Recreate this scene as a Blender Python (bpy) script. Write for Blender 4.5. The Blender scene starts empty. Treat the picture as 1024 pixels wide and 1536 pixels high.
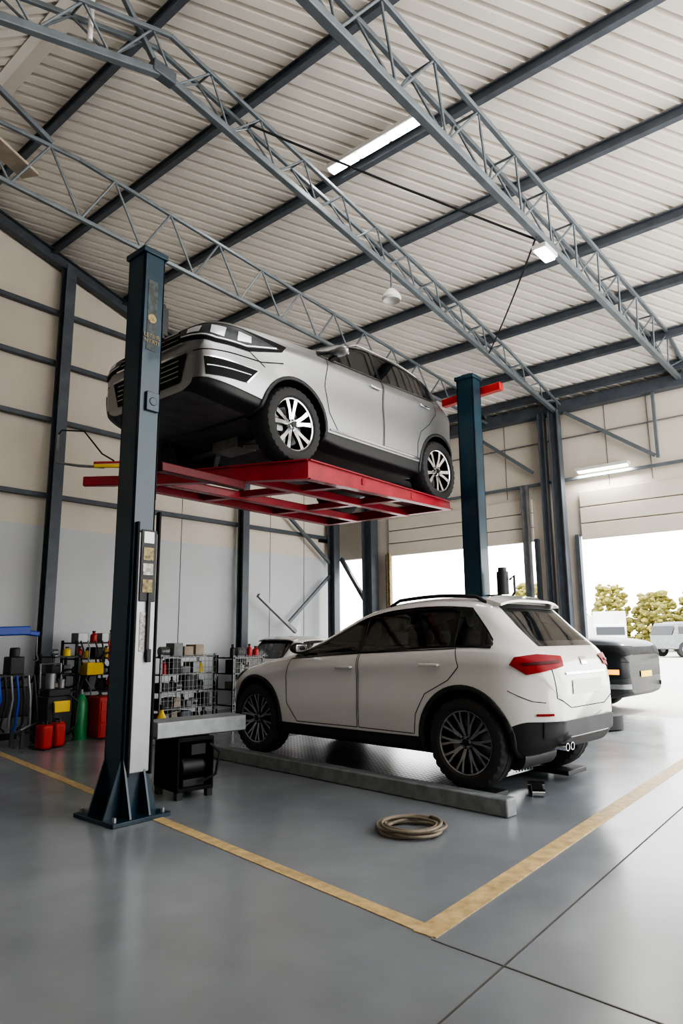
import bpy, bmesh, math, random
from mathutils import Vector, Matrix
from mathutils.bvhtree import BVHTree
from mathutils.geometry import delaunay_2d_cdt
from mathutils.interpolate import poly_3d_calc
random.seed(7)
C=bpy.context; D=bpy.data
# ------------------------------------------------------------------ materials
def mat(name,col,rough=.5,metal=0.,var=.08,scale=6.,bump=0.,bscale=40.,coat=0.,emis=None,estr=0.,rvar=.1,lo=.3,hi=.7,spec=None,det=6,cr=.04):
    m=D.materials.new(name); m.use_nodes=True
    nt=m.node_tree; b=nt.nodes['Principled BSDF']
    tc=nt.nodes.new('ShaderNodeTexCoord')
    n=nt.nodes.new('ShaderNodeTexNoise'); n.inputs['Scale'].default_value=scale; n.inputs['Detail'].default_value=det
    nt.links.new(tc.outputs['Object'],n.inputs['Vector'])
    r=nt.nodes.new('ShaderNodeMix'); r.data_type='RGBA'
    r.inputs[6].default_value=(*[c*(1-var) for c in col],1); r.inputs[7].default_value=(*[min(1,c*(1+var)) for c in col],1)
    cm=nt.nodes.new('ShaderNodeMapRange'); cm.inputs[1].default_value=lo; cm.inputs[2].default_value=hi
    nt.links.new(n.outputs['Fac'],cm.inputs[0])
    nt.links.new(cm.outputs[0],r.inputs[0]); nt.links.new(r.outputs[2],b.inputs['Base Color'])
    mr=nt.nodes.new('ShaderNodeMapRange'); mr.inputs[1].default_value=lo; mr.inputs[2].default_value=hi; mr.inputs[3].default_value=max(0,rough*(1-rvar)); mr.inputs[4].default_value=min(1,rough*(1+rvar))
    nt.links.new(n.outputs['Fac'],mr.inputs[0]); nt.links.new(mr.outputs[0],b.inputs['Roughness'])
    b.inputs['Metallic'].default_value=metal
    if spec is not None: b.inputs['Specular IOR Level'].default_value=spec
    if coat: b.inputs['Coat Weight'].default_value=coat; b.inputs['Coat Roughness'].default_value=cr
    if emis: b.inputs['Emission Color'].default_value=(*emis,1); b.inputs['Emission Strength'].default_value=estr
    if bump:
        n2=nt.nodes.new('ShaderNodeTexNoise'); n2.inputs['Scale'].default_value=bscale; n2.inputs['Detail'].default_value=4
        nt.links.new(tc.outputs['Object'],n2.inputs['Vector'])
        bp=nt.nodes.new('ShaderNodeBump'); bp.inputs['Strength'].default_value=bump; bp.inputs['Distance'].default_value=.02
        nt.links.new(n2.outputs['Fac'],bp.inputs['Height']); nt.links.new(bp.outputs[0],b.inputs['Normal'])
    return m
M={}
M['floor']=mat('floor_concrete',(.225,.24,.253),.22,var=.20,scale=1.9,bump=.03,bscale=10,rvar=.35,lo=.12,hi=.88,det=9)
M['cream']=mat('wall_cream',(.67,.61,.535),.7,var=.05,scale=1.5)
M['wallgrey']=mat('wall_grey_blue',(.55,.57,.595),.65,var=.05,scale=1.2)
M['roof']=mat('roof_white_metal',(.79,.745,.69),.5,var=.04,scale=2)
M['steel']=mat('steel_blue_grey',(.11,.125,.145),.5,metal=.2,var=.15)
M['truss']=mat('truss_grey_blue',(.17,.195,.215),.45,metal=.3,var=.12)
M['purlin']=mat('purlin_dark',(.11,.125,.148),.5,metal=.2,var=.15)
M['navy']=mat('post_navy_paint',(.005,.030,.050),.38,var=.3,scale=4,coat=.25)
M['black']=mat('black_plastic',(.018,.019,.021),.5,var=.2)
M['matblack']=mat('matt_black',(.012,.012,.013),.6,var=.2,spec=.2)
M['blackgl']=mat('black_gloss',(.008,.009,.011),.15,var=.1,coat=.5)
M['rubber']=mat('tyre_rubber',(.03,.03,.031),.75,var=.2,bump=.2,bscale=90)
M['red']=mat('platform_red',(.27,.008,.02),.4,var=.25,scale=5,coat=.2)
M['reddark']=mat('red_dark',(.10,.005,.01),.5,var=.25)
M['white']=mat('car_white_paint',(.61,.60,.58),.22,var=.01,coat=1)
M['silver']=mat('car_silver_paint',(.33,.335,.34),.40,metal=.9,var=.01,coat=.35,cr=.16,rvar=0)
M['darkcar']=mat('car_dark_paint',(.010,.013,.016),.3,var=.05,spec=.4)
M['seat']=mat('seat_fabric',(.13,.125,.12),.8,var=.1)
M['chrome']=mat('chrome',(.75,.76,.78),.12,metal=1,var=.03)
M['alud']=mat('wheel_alloy_dark',(.05,.05,.055),.3,metal=.8,var=.08)
M['alum']=mat('wheel_alloy_grey',(.33,.335,.34),.25,metal=.9,var=.08)
M['tail']=mat('tail_light_red',(.22,.0,.002),.4,var=.1,scale=30,spec=.25)
M['tail2']=mat('tail_light_dark',(.06,.0,.001),.4,var=.15,scale=30,spec=.25)
M['lens']=mat('headlight_lens',(.06,.065,.07),.35,metal=0,var=.3,scale=10,spec=.3)
M['drl']=mat('headlight_reflector',(.70,.72,.75),.3,metal=.3,var=.1)
M['amber']=mat('amber_lens',(.8,.3,.03),.2,emis=(1,.45,.05),estr=1.5)
M['galv']=mat('galvanised_steel',(.26,.27,.28),.4,metal=.6,var=.2,scale=8)
M['panel']=mat('panel_pale_grey',(.36,.37,.38),.4,metal=.3,var=.1,scale=6)
M['under']=mat('underbody_grey',(.12,.12,.125),.5,metal=.4,var=.4,scale=8)
M['pan']=mat('underbody_pan',(.085,.085,.088),.6,var=.35,scale=7)
M['kerb']=mat('kerb_grey',(.20,.21,.215),.55,var=.25,scale=10)
M['yellowline']=mat('yellow_line_paint',(.52,.38,.19),.5,var=.3,scale=14)
M['seam']=mat('floor_joint',(.09,.08,.07),.8,var=.3)
M['hose']=mat('tan_hose',(.20,.165,.12),.6,var=.2,scale=20)
M['green']=mat('green_paint',(.02,.22,.07),.35)
M['redp']=mat('bright_red_paint',(.42,.02,.015),.4)
M['yel']=mat('yellow_plastic',(.75,.52,.03),.45)
M['blue']=mat('blue_paint',(.012,.06,.36),.35)
M['lamp']=mat('lamp_tube',(1,1,1),.5,emis=(1,.98,.94),estr=9)
M['wlamp']=mat('lamp_warm_tube',(1,1,1),.5,emis=(1,.93,.75),estr=4)
M['plastic']=mat('white_plastic',(.70,.69,.67),.45)
M['wood']=mat('plank_wood',(.36,.30,.24),.7,var=.2)
M['sticker']=mat('sticker_paper',(.40,.39,.36),.6,var=.6,scale=40)
M['stickery']=mat('sticker_yellow',(.28,.22,.11),.6,var=.6,scale=40)
M['worn']=mat('worn_label',(.05,.06,.06),.6,var=.6,scale=30)
M['ground']=mat('yard_ground',(.46,.44,.41),.8,var=.08,scale=.5)
M['leaf']=mat('tree_leaves',(.22,.20,.055),.85,var=.5,scale=2,bump=.5,bscale=6)
M['bark']=mat('tree_bark',(.14,.1,.07),.9)
M['orange']=mat('orange_paint',(.65,.2,.05),.5)
def glassmat(name,tint):
    m=D.materials.new(name); m.use_nodes=True; nt=m.node_tree; nt.nodes.clear()
    o=nt.nodes.new('ShaderNodeOutputMaterial'); mx=nt.nodes.new('ShaderNodeMixShader'); t=nt.nodes.new('ShaderNodeBsdfTransparent'); g=nt.nodes.new('ShaderNodeBsdfGlossy'); f=nt.nodes.new('ShaderNodeFresnel')
    f.inputs[0].default_value=2.1; t.inputs[0].default_value=(*tint,1); g.inputs['Roughness'].default_value=.02
    nt.links.new(f.outputs[0],mx.inputs[0]); nt.links.new(t.outputs[0],mx.inputs[1]); nt.links.new(g.outputs[0],mx.inputs[2]); nt.links.new(mx.outputs[0],o.inputs[0]); return m
M['glass']=glassmat('tinted_glass',(.84,.88,.87))
M['glassd']=glassmat('privacy_glass',(.5,.53,.53))
M['glassk']=glassmat('dark_tinted_glass',(.14,.15,.16))
# ------------------------------------------------------------------ mesh helper
class MB:
    def __init__(s): s.v=[];s.f=[];s.m=[]
    def add(s,v,f,mi=0):
        o=len(s.v); s.v+= [Vector(p) for p in v]; s.f+=[tuple(o+i for i in q) for q in f]; s.m+=[mi]*len(f); return s
    def box(s,c,d,mi=0,R=None):
        x,y,z=[k/2 for k in d]; vs=[Vector((a,b,e)) for a in(-x,x) for b in(-y,y) for e in(-z,z)]
        if R is not None: vs=[R@p for p in vs]
        c=Vector(c)
        return s.add([p+c for p in vs],[(0,1,3,2),(4,6,7,5),(0,4,5,1),(2,3,7,6),(0,2,6,4),(1,5,7,3)],mi)
    def fr(s,p0,p1):
        d=(Vector(p1)-Vector(p0)); L=d.length; d.normalize()
        up=Vector((0,0,1)) if abs(d.z)<.95 else Vector((0,1,0))
        a=d.cross(up).normalized(); b=a.cross(d).normalized(); return d,a,b,L
    def beam(s,p0,p1,w,h,mi=0):
        d,a,b,L=s.fr(p0,p1); vs=[]
        for p in (Vector(p0),Vector(p1)):
            for i,j in ((-1,-1),(1,-1),(1,1),(-1,1)): vs.append(p+a*i*w/2+b*j*h/2)
        return s.add(vs,[(3,2,1,0),(4,5,6,7),(0,1,5,4),(1,2,6,5),(2,3,7,6),(3,0,4,7)],mi)
    def ibeam(s,p0,p1,w,h,mi=0,t=.015):
        d,a,b,L=s.fr(p0,p1); p0=Vector(p0);p1=Vector(p1)
        s.beam(p0,p1,t,h-2*t,mi); s.beam(p0+b*(h-t)/2,p1+b*(h-t)/2,w,t,mi); s.beam(p0-b*(h-t)/2,p1-b*(h-t)/2,w,t,mi); return s
    def cyl(s,p0,p1,r0,r1=None,n=16,mi=0):
        if r1 is None:r1=r0
        d,a,b,L=s.fr(p0,p1); vs=[]
        for p,r in((Vector(p0),r0),(Vector(p1),r1)):
            for k in range(n):
                t=2*math.pi*k/n; vs.append(p+a*math.cos(t)*r+b*math.sin(t)*r)
        fs=[(k,(k+1)%n,n+(k+1)%n,n+k) for k in range(n)]+[tuple(range(n-1,-1,-1)),tuple(range(n,2*n))]
        return s.add(vs,fs,mi)
    def tube(s,pts,r,n=8,mi=0,closed=False):
        pts=[Vector(p) for p in pts]; N=len(pts); vs=[]; pa=None
        for i,p in enumerate(pts):
            t=(pts[(i+1)%N]-pts[i-1]) if (closed or 0<i<N-1) else (pts[min(i+1,N-1)]-pts[max(i-1,0)])
            t.normalize()
            if pa is None:
                up=Vector((0,0,1)) if abs(t.z)<.9 else Vector((1,0,0)); a=t.cross(up).normalized()
            else: a=(pa-t*pa.dot(t)).normalized()
            pa=a; b=t.cross(a)
            for k in range(n):
                q=2*math.pi*k/n; vs.append(p+a*math.cos(q)*r+b*math.sin(q)*r)
        fs=[]
        for i in range(N if closed else N-1):
            j=(i+1)%N
            for k in range(n): fs.append((i*n+k,i*n+(k+1)%n,j*n+(k+1)%n,j*n+k))
        if not closed: fs+=[tuple(range(n-1,-1,-1)),tuple((N-1)*n+k for k in range(n))]
        return s.add(vs,fs,mi)
    def lathe(s,prof,n=32,axis='y',c=(0,0,0),mi=0,closed=False,mod=None):
        vs=[];P=len(prof)
        for k in range(n):
            t=2*math.pi*k/n
            for j,(a,r) in enumerate(prof):
                if mod: r=mod(j,k,r)
                x,z=r*math.cos(t),r*math.sin(t)
                p={'y':(x,a,z),'z':(x,z,a),'x':(a,x,z)}[axis]
                vs.append(Vector(p)+Vector(c))
        fs=[]
        for k in range(n):
            k2=(k+1)%n
            for j in range(P if closed else P-1):
                j2=(j+1)%P; fs.append((k*P+j,k*P+j2,k2*P+j2,k2*P+j))
        return s.add(vs,fs,mi)
    def prism(s,poly,f0,f1,mi=0):
        n=len(poly); vs=[f0(*p) for p in poly]+[f1(*p) for p in poly]
        return s.add(vs,[tuple(range(n-1,-1,-1)),tuple(range(n,2*n))]+[(k,(k+1)%n,n+(k+1)%n,n+k) for k in range(n)],mi)
    def ball(s,c,r,sub=2,mi=0,sc=(1,1,1),jit=0):
        bm=bmesh.new(); bmesh.ops.create_icosphere(bm,subdivisions=sub,radius=r)
        vs=[Vector((v.co.x*sc[0],v.co.y*sc[1],v.co.z*sc[2]))*(1+random.uniform(-jit,jit))+Vector(c) for v in bm.verts]
        fs=[tuple(v.index for v in f.verts) for f in bm.faces]; bm.free(); return s.add(vs,fs,mi)
    def build(s,name,mats,parent=None,bev=0,ang=35,flip=True):
        me=D.meshes.new(name); vs=s.v
        off=Vector((0,0,0))
        if parent is None:
            xs=[v.x for v in vs];ys=[v.y for v in vs];zs=[v.z for v in vs]
            off=Vector(((min(xs)+max(xs))/2,(min(ys)+max(ys))/2,min(zs)))
        me.from_pydata([tuple(v-off) for v in vs],[],s.f)
        if not isinstance(mats,(list,tuple)): mats=[mats]
        for m in mats: me.materials.append(m)
        me.polygons.foreach_set('material_index',s.m)
        bm=bmesh.new(); bm.from_mesh(me)
        if flip: bmesh.ops.recalc_face_normals(bm,faces=bm.faces)
        bm.to_mesh(me); bm.free()
        me.polygons.foreach_set('use_smooth',[True]*len(me.polygons)); me.set_sharp_from_angle(angle=math.radians(ang))
        o=D.objects.new(name,me); o.location=off; C.scene.collection.objects.link(o)
        if parent is not None: o.parent=parent
        if bev:
            b=o.modifiers.new('bevel','BEVEL'); b.width=bev; b.segments=2; b.limit_method='ANGLE'
        return o
def tag(o,label,cat,group=None,kind=None):
    o['label']=label; o['category']=cat
    if group:o['group']=group
    if kind:o['kind']=kind
    return o
def struct(o,label=None,cat='wall'):
    o['kind']='structure'; o['category']=cat
    if label:o['label']=label
    return o
def thing(name,label,cat,loc=(0,0,0),rot=0,group=None):
    e=D.objects.new(name,None); e.empty_display_size=.2; e.location=loc; e.rotation_euler=(0,0,rot); C.scene.collection.objects.link(e)
    return tag(e,label,cat,group)
# ------------------------------------------------------------------ camera
H=1.3
th=math.atan(187/1024); ph=math.radians(40.5)
Fd=Vector((math.cos(ph),math.sin(ph),0)); Rd=Vector((math.sin(ph),-math.cos(ph),0))
fw=Fd*math.cos(th)+Vector((0,0,math.sin(th))); up=-Fd*math.sin(th)+Vector((0,0,math.cos(th)))
ro=math.radians(.5); ri=Rd*math.cos(ro)-up*math.sin(ro); up2=up*math.cos(ro)+Rd*math.sin(ro)
cam=D.cameras.new('camera'); co=D.objects.new('camera',cam); C.scene.collection.objects.link(co)
R3=Matrix((ri,up2,-fw)).transposed(); co.matrix_world=Matrix.Translation((0,0,H))@R3.to_4x4()
cam.sensor_fit='VERTICAL'; cam.sensor_height=36; cam.sensor_width=24; cam.lens=24; cam.clip_end=500
C.scene.camera=co
# ------------------------------------------------------------------ world
w=D.worlds.new('world'); C.scene.world=w; w.use_nodes=True
wn=w.node_tree; bg=wn.nodes['Background']
tc=wn.nodes.new('ShaderNodeTexCoord'); sx=wn.nodes.new('ShaderNodeSeparateXYZ'); cr=wn.nodes.new('ShaderNodeValToRGB')
wn.links.new(tc.outputs['Generated'],sx.inputs[0]); wn.links.new(sx.outputs['Z'],cr.inputs[0]); wn.links.new(cr.outputs[0],bg.inputs[0])
cr.color_ramp.elements[0].position=0; cr.color_ramp.elements[0].color=(1,.97,.92,1)
cr.color_ramp.elements[1].position=.8; cr.color_ramp.elements[1].color=(.88,.93,1,1)
bg.inputs[1].default_value=4.1
# ------------------------------------------------------------------ room
XE=11.6; YG=10.13; ZE=5.45; SL=.3; XR=2.9; XW=-3.0; YS=-1.8
def roofz(x): return ZE+SL*(XE-x) if x>=XR else ZE+SL*(XE-XR)-.42*(XR-x)
b=MB(); b.box(((XE+.2+XW)/2,4.25,-.1),(XE+.2-XW,12.1,.2)); floor=struct(b.build('floor',M['floor']),'grey polished concrete workshop floor','floor')
Y0,Y1=YS,YG+.1
me=D.meshes.new('ceiling'); bm=bmesh.new()
for xa,xb,sg in ((XE+.3,XR,1),(XR,XW-.1,-1)):
    p=.165; prof=[(0,0),(.09,0),(.105,.075),(.135,.075),(.150,0)]
    dx,dy=math.cos(math.radians(38)),-math.sin(math.radians(38))*1
    nx,ny=-dy,dx
    cs=[nx*x+ny*y for x in(xa,xb) for y in(Y0,Y1)]; q=min(cs); prev=None
    while q<max(cs):
        for a,z in prof:
            c=q+a; vs=[]
            for x in(xa,xb):
                vs.append(bm.verts.new((x,(c-nx*x)/ny,roofz(x)+z)))
            if prev: bm.faces.new((prev[0],prev[1],vs[1],vs[0]))
            prev=vs
        q+=p
for yy,s in((Y0,-1),(Y1,1)):
    bmesh.ops.bisect_plane(bm,geom=bm.verts[:]+bm.edges[:]+bm.faces[:],plane_co=(0,yy,0),plane_no=(0,s,0),clear_outer=True)
bm.to_mesh(me); bm.free(); me.materials.append(M['roof']); o=D.objects.new('ceiling',me); C.scene.collection.objects.link(o); struct(o,'white corrugated metal roof sheeting','ceiling')
b=MB()
b.prism([(XW,0),(XE,0),(XE,3.0),(XW,3.0)],lambda x,z:Vector((x,YG,z)),lambda x,z:Vector((x,YG+.12,z)),0)
b.prism([(XW,3.0),(XE,3.0),(XE,ZE),(XR,roofz(XR)),(XW,roofz(XW))],lambda x,z:Vector((x,YG,z)),lambda x,z:Vector((x,YG+.12,z)),1)
struct(b.build('wall_left',[M['wallgrey'],M['cream']]),'cream wall with grey lower half','wall')
b=MB(); b.box((XW-.06,4.2,2.8),(.12,12,5.6)); struct(b.build('wall_back',M['cream']),'plain cream rear wall','wall')
b=MB(); b.box(((XW+4.2)/2,YS-.06,2.8),(4.2-XW,.12,5.6)); struct(b.build('wall_front_unseen',M['cream']),'unseen cream side wall beside wide opening, added to direct light','wall')  # wall out of view, added to cut fill and bring light from the right
b=MB()
def wb(y0,y1,z0,z1,mi=0): b.box((XE+.06,(y0+y1)/2,(z0+z1)/2),(.12,y1-y0,z1-z0),mi)
wb(YS,YG+.12,2.98,ZE); wb(YG-.05,YG+.12,0,2.98); wb(8.6,9.15,0,2.98); wb(4.5,5.22,0,2.98); wb(9.15,YG-.05,0,1.0,1)
struct(b.build('wall_right',[M['cream'],M['wallgrey']]),'cream wall with open roller door bays','wall')
def sdoor(n,y0,y1,z0,z1):
    b=MB(); N=3
    for i in range(N):
        h=(z1-z0)/N; b.box((XE-.04,(y0+y1)/2,z0+h*(i+.5)),(.05,y1-y0,h-.015))
    return struct(b.build(n,M['cream'],bev=.008),'raised cream sectional door panel','door')
sdoor('door_1',5.3,8.55,2.95,3.75); sdoor('door_2',.4,4.42,2.9,3.75)
k=0
def trim(b,label,m,cat='trim'):
    global k; k+=1
    return struct(b.build('trim_%d'%k,m,bev=.004),label,cat)
b=MB(); zr=roofz(XR); b.prism([(XR-.13,zr-.075),(XR,zr-.02),(XR+.13,zr-.06),(XR+.13,zr-.04),(XR,zr+.10),(XR-.13,zr-.055)],lambda x,z:Vector((x,YS,z)),lambda x,z:Vector((x,YG,z))); trim(b,'white ridge cap along roof apex',M['roof'])
for y0,y1 in ((5.25,8.6),(.3,4.5)):
    b=MB(); b.box((XE-.03,y0,1.5),(.1,.07,3)); b.box((XE-.03,y1,1.5),(.1,.07,3)); trim(b,'dark steel door jambs',M['steel'])
for z in (3.46,4.66,5.6,6.45):
    xe=min(XE, XE-(z-ZE)/SL-.1) if z>ZE else XE
    b=MB(); b.beam((XW,YG-.06,z),(xe,YG-.06,z),.1,.07); trim(b,'blue-grey steel wall rail',M['steel'])
b=MB(); b.beam((XE-.12,YS,ZE-.14),(XE-.12,YG,ZE-.14),.18,.2); trim(b,'dark steel eaves beam',M['steel'])
b=MB(); b.beam((XE-.08,YS,4.03),(XE-.08,YG,3.95),.05,.05); trim(b,'grey conduit rail above doors',M['truss'])
b=MB(); b.beam((XE-.05,YS,4.75),(XE-.05,YG,4.75),.03,.02); trim(b,'thin wall rail',M['galv'])
for y in (8.2,7.4,6.6,5.8,3.9,3.2,2.4):
    b=MB(); b.beam((XE-.004,y,3.8),(XE-.004,y,ZE-.2),.012,.012); trim(b,'vertical wall panel joint',M['kerb'])
for x in (3.6,6.2,7.4,9.6,10.6):
    b=MB(); b.beam((x,YG-.004,.0),(x,YG-.004,5.4),.012,.010); trim(b,'vertical wall panel joint',M['kerb'])
b=MB(); b.ibeam((XR,YG-.12,roofz(XR)-.2),(XE-.2,YG-.12,ZE-.1),.14,.2); trim(b,'steel gable rafter',M['steel'])
b=MB(); b.ibeam((XR,YG-.12,roofz(XR)-.2),(XW,YG-.12,roofz(XW)-.2),.14,.2); trim(b,'steel gable rafter',M['steel'])
for i,x in enumerate((11.2,10.45,9.45,8.4,7.15,5.95,4.65,3.5,2.2,1.0)):
    z=roofz(x)-.08
    b=MB(); b.ibeam((x,YS,z),(x,YG,z),.08,.13)
    tag(b.build('roof_purlin',M['purlin']),'dark blue-grey steel roof purlin under sheeting','roof beam','roof purlins')
def column(x,y,z,w=.2,m='steel',lab='blue-grey steel wall column'):
    e=thing('steel_column',lab,'column',(x,y,0)); b=MB()
    b.beam((0,0,0),(0,0,z),.014,w-.03); b.box((0,w/2-.01,z/2),(w*.9,.018,z)); b.box((0,-w/2+.01,z/2),(w*.9,.018,z)); b.build('column_shaft',M[m],e)
    MB().box((0,0,.01),(w*1.5,w*1.6,.02)).build('base_plate',M[m],e)
    return e
column(4.88,YG-.24,7.2,.18); column(8.67,YG-.24,6.1,.17); column(11.3,YG-.24,5.25,.20,'steel','dark steel corner column')
column(XE-.2,8.95,5.25,.26); column(XE-.2,4.72,5.25,.18); column(XE-.2,4.96,5.25,.12)
column(XE-.16,5.38,3.98,.12,'galv','light galvanised door post'); column(XE-.2,8.45,3.0,.08,'stickery','slim yellow-brown door post')
def brace(p0,p1,r=.03,m='truss',lab='grey diagonal steel brace'):
    b=MB(); b.beam(p0,p1,r*2,r*2); return tag(b.build('wall_brace',M[m],bev=.003),lab,'brace')
brace((9.9,YG-.2,3.8),(11.2,YG-.2,2.9)); brace((9.9,YG-.2,1.55),(11.2,YG-.2,2.6)); brace((8.97,YG-.35,2.1),(10.0,YG-.35,1.4),.035,'galv')
brace((XE-.15,4.55,5.2),(XE-.15,3.1,4.15)); brace((XE-.15,5.2,4.2),(XE-.15,6.4,5.15),.03); brace((XE-.15,8.8,4.2),(XE-.15,7.8,5.15)); brace((XE-.15,3.05,4.1),(XE-.15,3.05,5.2),.025)
brace((XE-.15,9.8,3.0),(XE-.15,9.1,2.0),.04,'steel')
# ------------------------------------------------------------------ trusses
def truss(pts_b,pts_t,y,n,wid=.12,cb=.075,ct=.045,wr=.012):
    e=thing('roof_truss','blue-grey tubular steel lattice roof truss','roof truss',(pts_b[0][0],y,pts_b[0][1]),group='roof trusses')
    ox,oz=pts_b[0]
    def ip(P,t):
        x=P[0][0]+(P[-1][0]-P[0][0])*t
        for (xa,za),(xb,zb) in zip(P,P[1:]):
            if (xa-x)*(xb-x)<=1e-9: 
                q=(x-xa)/(xb-xa) if xb!=xa else 0; return x-ox,za+(zb-za)*q-oz
        return P[-1][0]-ox,P[-1][1]-oz
    b=MB()
    for a,c in zip(pts_b,pts_b[1:]): b.beam((a[0]-ox,0,a[1]-oz),(c[0]-ox,0,c[1]-oz),cb,cb)
    b.build('bottom_chord',M['truss'],e,bev=.008)
    for s in ((-1,1) if wid>.05 else (1,)):
        b=MB()
        for a,c in zip(pts_t,pts_t[1:]): b.beam((a[0]-ox,s*wid,a[1]-oz),(c[0]-ox,s*wid,c[1]-oz),ct,ct)
        b.build('top_chord',M['truss'],e,bev=.006)
    b=MB()
    for i in range(n):
        x0,z0=ip(pts_b,i/n); x1,z1=ip(pts_t,(i+.5)/n); x2,z2=ip(pts_b,(i+1)/n)
        for s in ((-1,1) if wid>.05 else (1,)):
            b.cyl((x0,0,z0),(x1,s*wid,z1),wr,n=8); b.cyl((x1,s*wid,z1),(x2,0,z2),wr,n=8)
        if wid>.05: b.cyl((x1,-wid,z1),(x1,wid,z1),wr,n=8)
    b.build('web_bracing',M['truss'],e)
    return e
truss([(XE-.05,5.22),(3.05,6.32),(-2.6,4.3)],[(XE-.05,5.30),(9.5,5.75),(3.05,6.66),(-2.6,4.6)],4.69,22,.10,.07,.04,.011)
truss([(XE-.05,5.33),(-2.6,5.46)],[(XE-.05,5.42),(10.5,5.75),(-2.6,5.98)],2.62,20)
truss([(XE-.05,5.3),(-2.6,5.6)],[(XE-.05,5.4),(10.6,5.7),(3.0,6.12),(-2.6,5.7)],6.05,20,.0,.045,.038,.013)
b=MB(); b.box((3.05,4.69,6.33),(.24,.10,.12)); tag(b.build('truss_node_plate',M['steel'],bev=.01),'dark steel connection plate at truss peak','plate')
b=MB(); b.beam((2.72,6.05,6.14),(1.5,6.05,6.72),.05,.05); tag(b.build('roof_strut',M['truss'],bev=.004),'grey steel strut rising from truss to roof','brace')
b=MB(); b.beam((3.0,4.69,6.35),(2.1,4.69,7.45),.045,.045); tag(b.build('roof_strut',M['truss'],bev=.004),'grey steel strut rising from truss peak','brace')
b=MB(); b.beam((1.4,5.6,5.75),(2.6,6.2,5.78),.2,.03); tag(b.build('wooden_plank',M['wood'],bev=.005),'weathered wooden plank lying on roof truss','plank')
b=MB(); b.cyl((2.35,4.69,6.15),(2.35,4.69,7.7),.022); tag(b.build('conduit_pipe',M['plastic']),'white vertical conduit pipe hanging from roof','pipe')
# ------------------------------------------------------------------ lamps
def strip(loc,L,axis='y',lab='long white fluorescent strip lamp under roof',segs=3,m='lamp'):
    e=thing('fluorescent_lamp',lab,'lamp',loc)
    d=Vector((0,1,0)) if axis=='y' else Vector((1,0,0)); q=Vector((d.y,d.x,0))
    hs=lambda a,b2,c: (d*a+q*b2+Vector((0,0,c)))
    sz=hs(L,.16,.05); MB().box((0,0,.05),(abs(sz.x),abs(sz.y),.05)).build('lamp_housing',M['plastic'],e,bev=.008)
    for i in range(segs):
        c=d*(-L/2+L*(i+.5)/segs); s2=hs(L/segs*.92,.11,.03); MB().box(tuple(c+Vector((0,0,.012))),(abs(s2.x),abs(s2.y),.03)).build('lamp_tube',M[m],e,bev=.01)
    la=D.lights.new('lamp_light','AREA'); la.shape='RECTANGLE'; la.size=L if axis=='x' else .12; la.size_y=.12 if axis=='x' else L; la.energy=18*L; la.color=(1,.96,.9)
    lo=D.objects.new('lamp_light',la); lo.location=(0,0,-.02); C.scene.collection.objects.link(lo); lo.parent=e
    return e
strip((5.72,4.35,6.98),1.35)
e=strip((6.38,2.62,5.2),.3,'x','small bright flood lamp clamped below truss',1); MB().box((0,0,.12),(.06,.06,.10)).build('lamp_clamp',M['steel'],e)
e=strip((XE-.16,3.95,4.05),.9,'y','fluorescent tube fixed high on wall',1,'wlamp'); MB().box((.11,0,.05),(.10,.6,.04)).build('wall_bracket',M['plastic'],e)
b=MB(); b.lathe([(0,.11),(.03,.125),(.09,.10),(.15,.05),(.17,.0001)],20,'z',(0,0,0)); e=thing('dome_speaker','round white dome fixture hanging below truss','ceiling fixture',(6.5,4.69,5.46)); b.build('dome',M['plastic'],e)
MB().cyl((0,0,.16),(0,0,.42),.012).build('hanging_rod',M['truss'],e)
def cable(p0,p1,sag,r,lab):
    p0=Vector(p0);p1=Vector(p1); pts=[p0.lerp(p1,i/16)-Vector((0,0,sag*4*(i/16)*(1-i/16))) for i in range(17)]
    return tag(MB().tube(pts,r,6).build('overhead_cable',M['black']),lab,'cable')
cable((4.05,4.69,6.45),(6.35,2.62,5.35),.02,.012,'black power cable strung between trusses')
cable((6.2,2.62,5.35),(9.0,4.69,5.55),.05,.01,'thin black cable running to far truss')
# ------------------------------------------------------------------ floor markings
def strip_floor(name,p0,p1,w,m,lab,cat,z=.004):
    b=MB(); d=(Vector(p1)-Vector(p0)).normalized(); n=Vector((-d.y,d.x))
    a=[Vector(p0)+n*w/2,Vector(p0)-n*w/2,Vector(p1)-n*w/2,Vector(p1)+n*w/2]
    b.prism([tuple(q) for q in a],lambda x,y:Vector((x,y,0)),lambda x,y:Vector((x,y,z)))
    return tag(b.build(name,M[m]),lab,cat)
strip_floor('floor_marking',(2.78,1.83),(3.74,8.6),.09,'yellowline','worn yellow bay line painted on floor','floor marking')
strip_floor('floor_marking',(2.74,1.88),(11.5,2.3),.12,'yellowline','worn yellow bay line painted on floor','floor marking',.0045)
strip_floor('floor_joint',(1.2,1.40),(11.5,1.9),.008,'seam','dark expansion joint in concrete floor','floor joint',.002)
strip_floor('floor_joint',(2.72,1.83),(2.55,-1),.007,'seam','dark expansion joint in concrete floor','floor joint',.0025)
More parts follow.
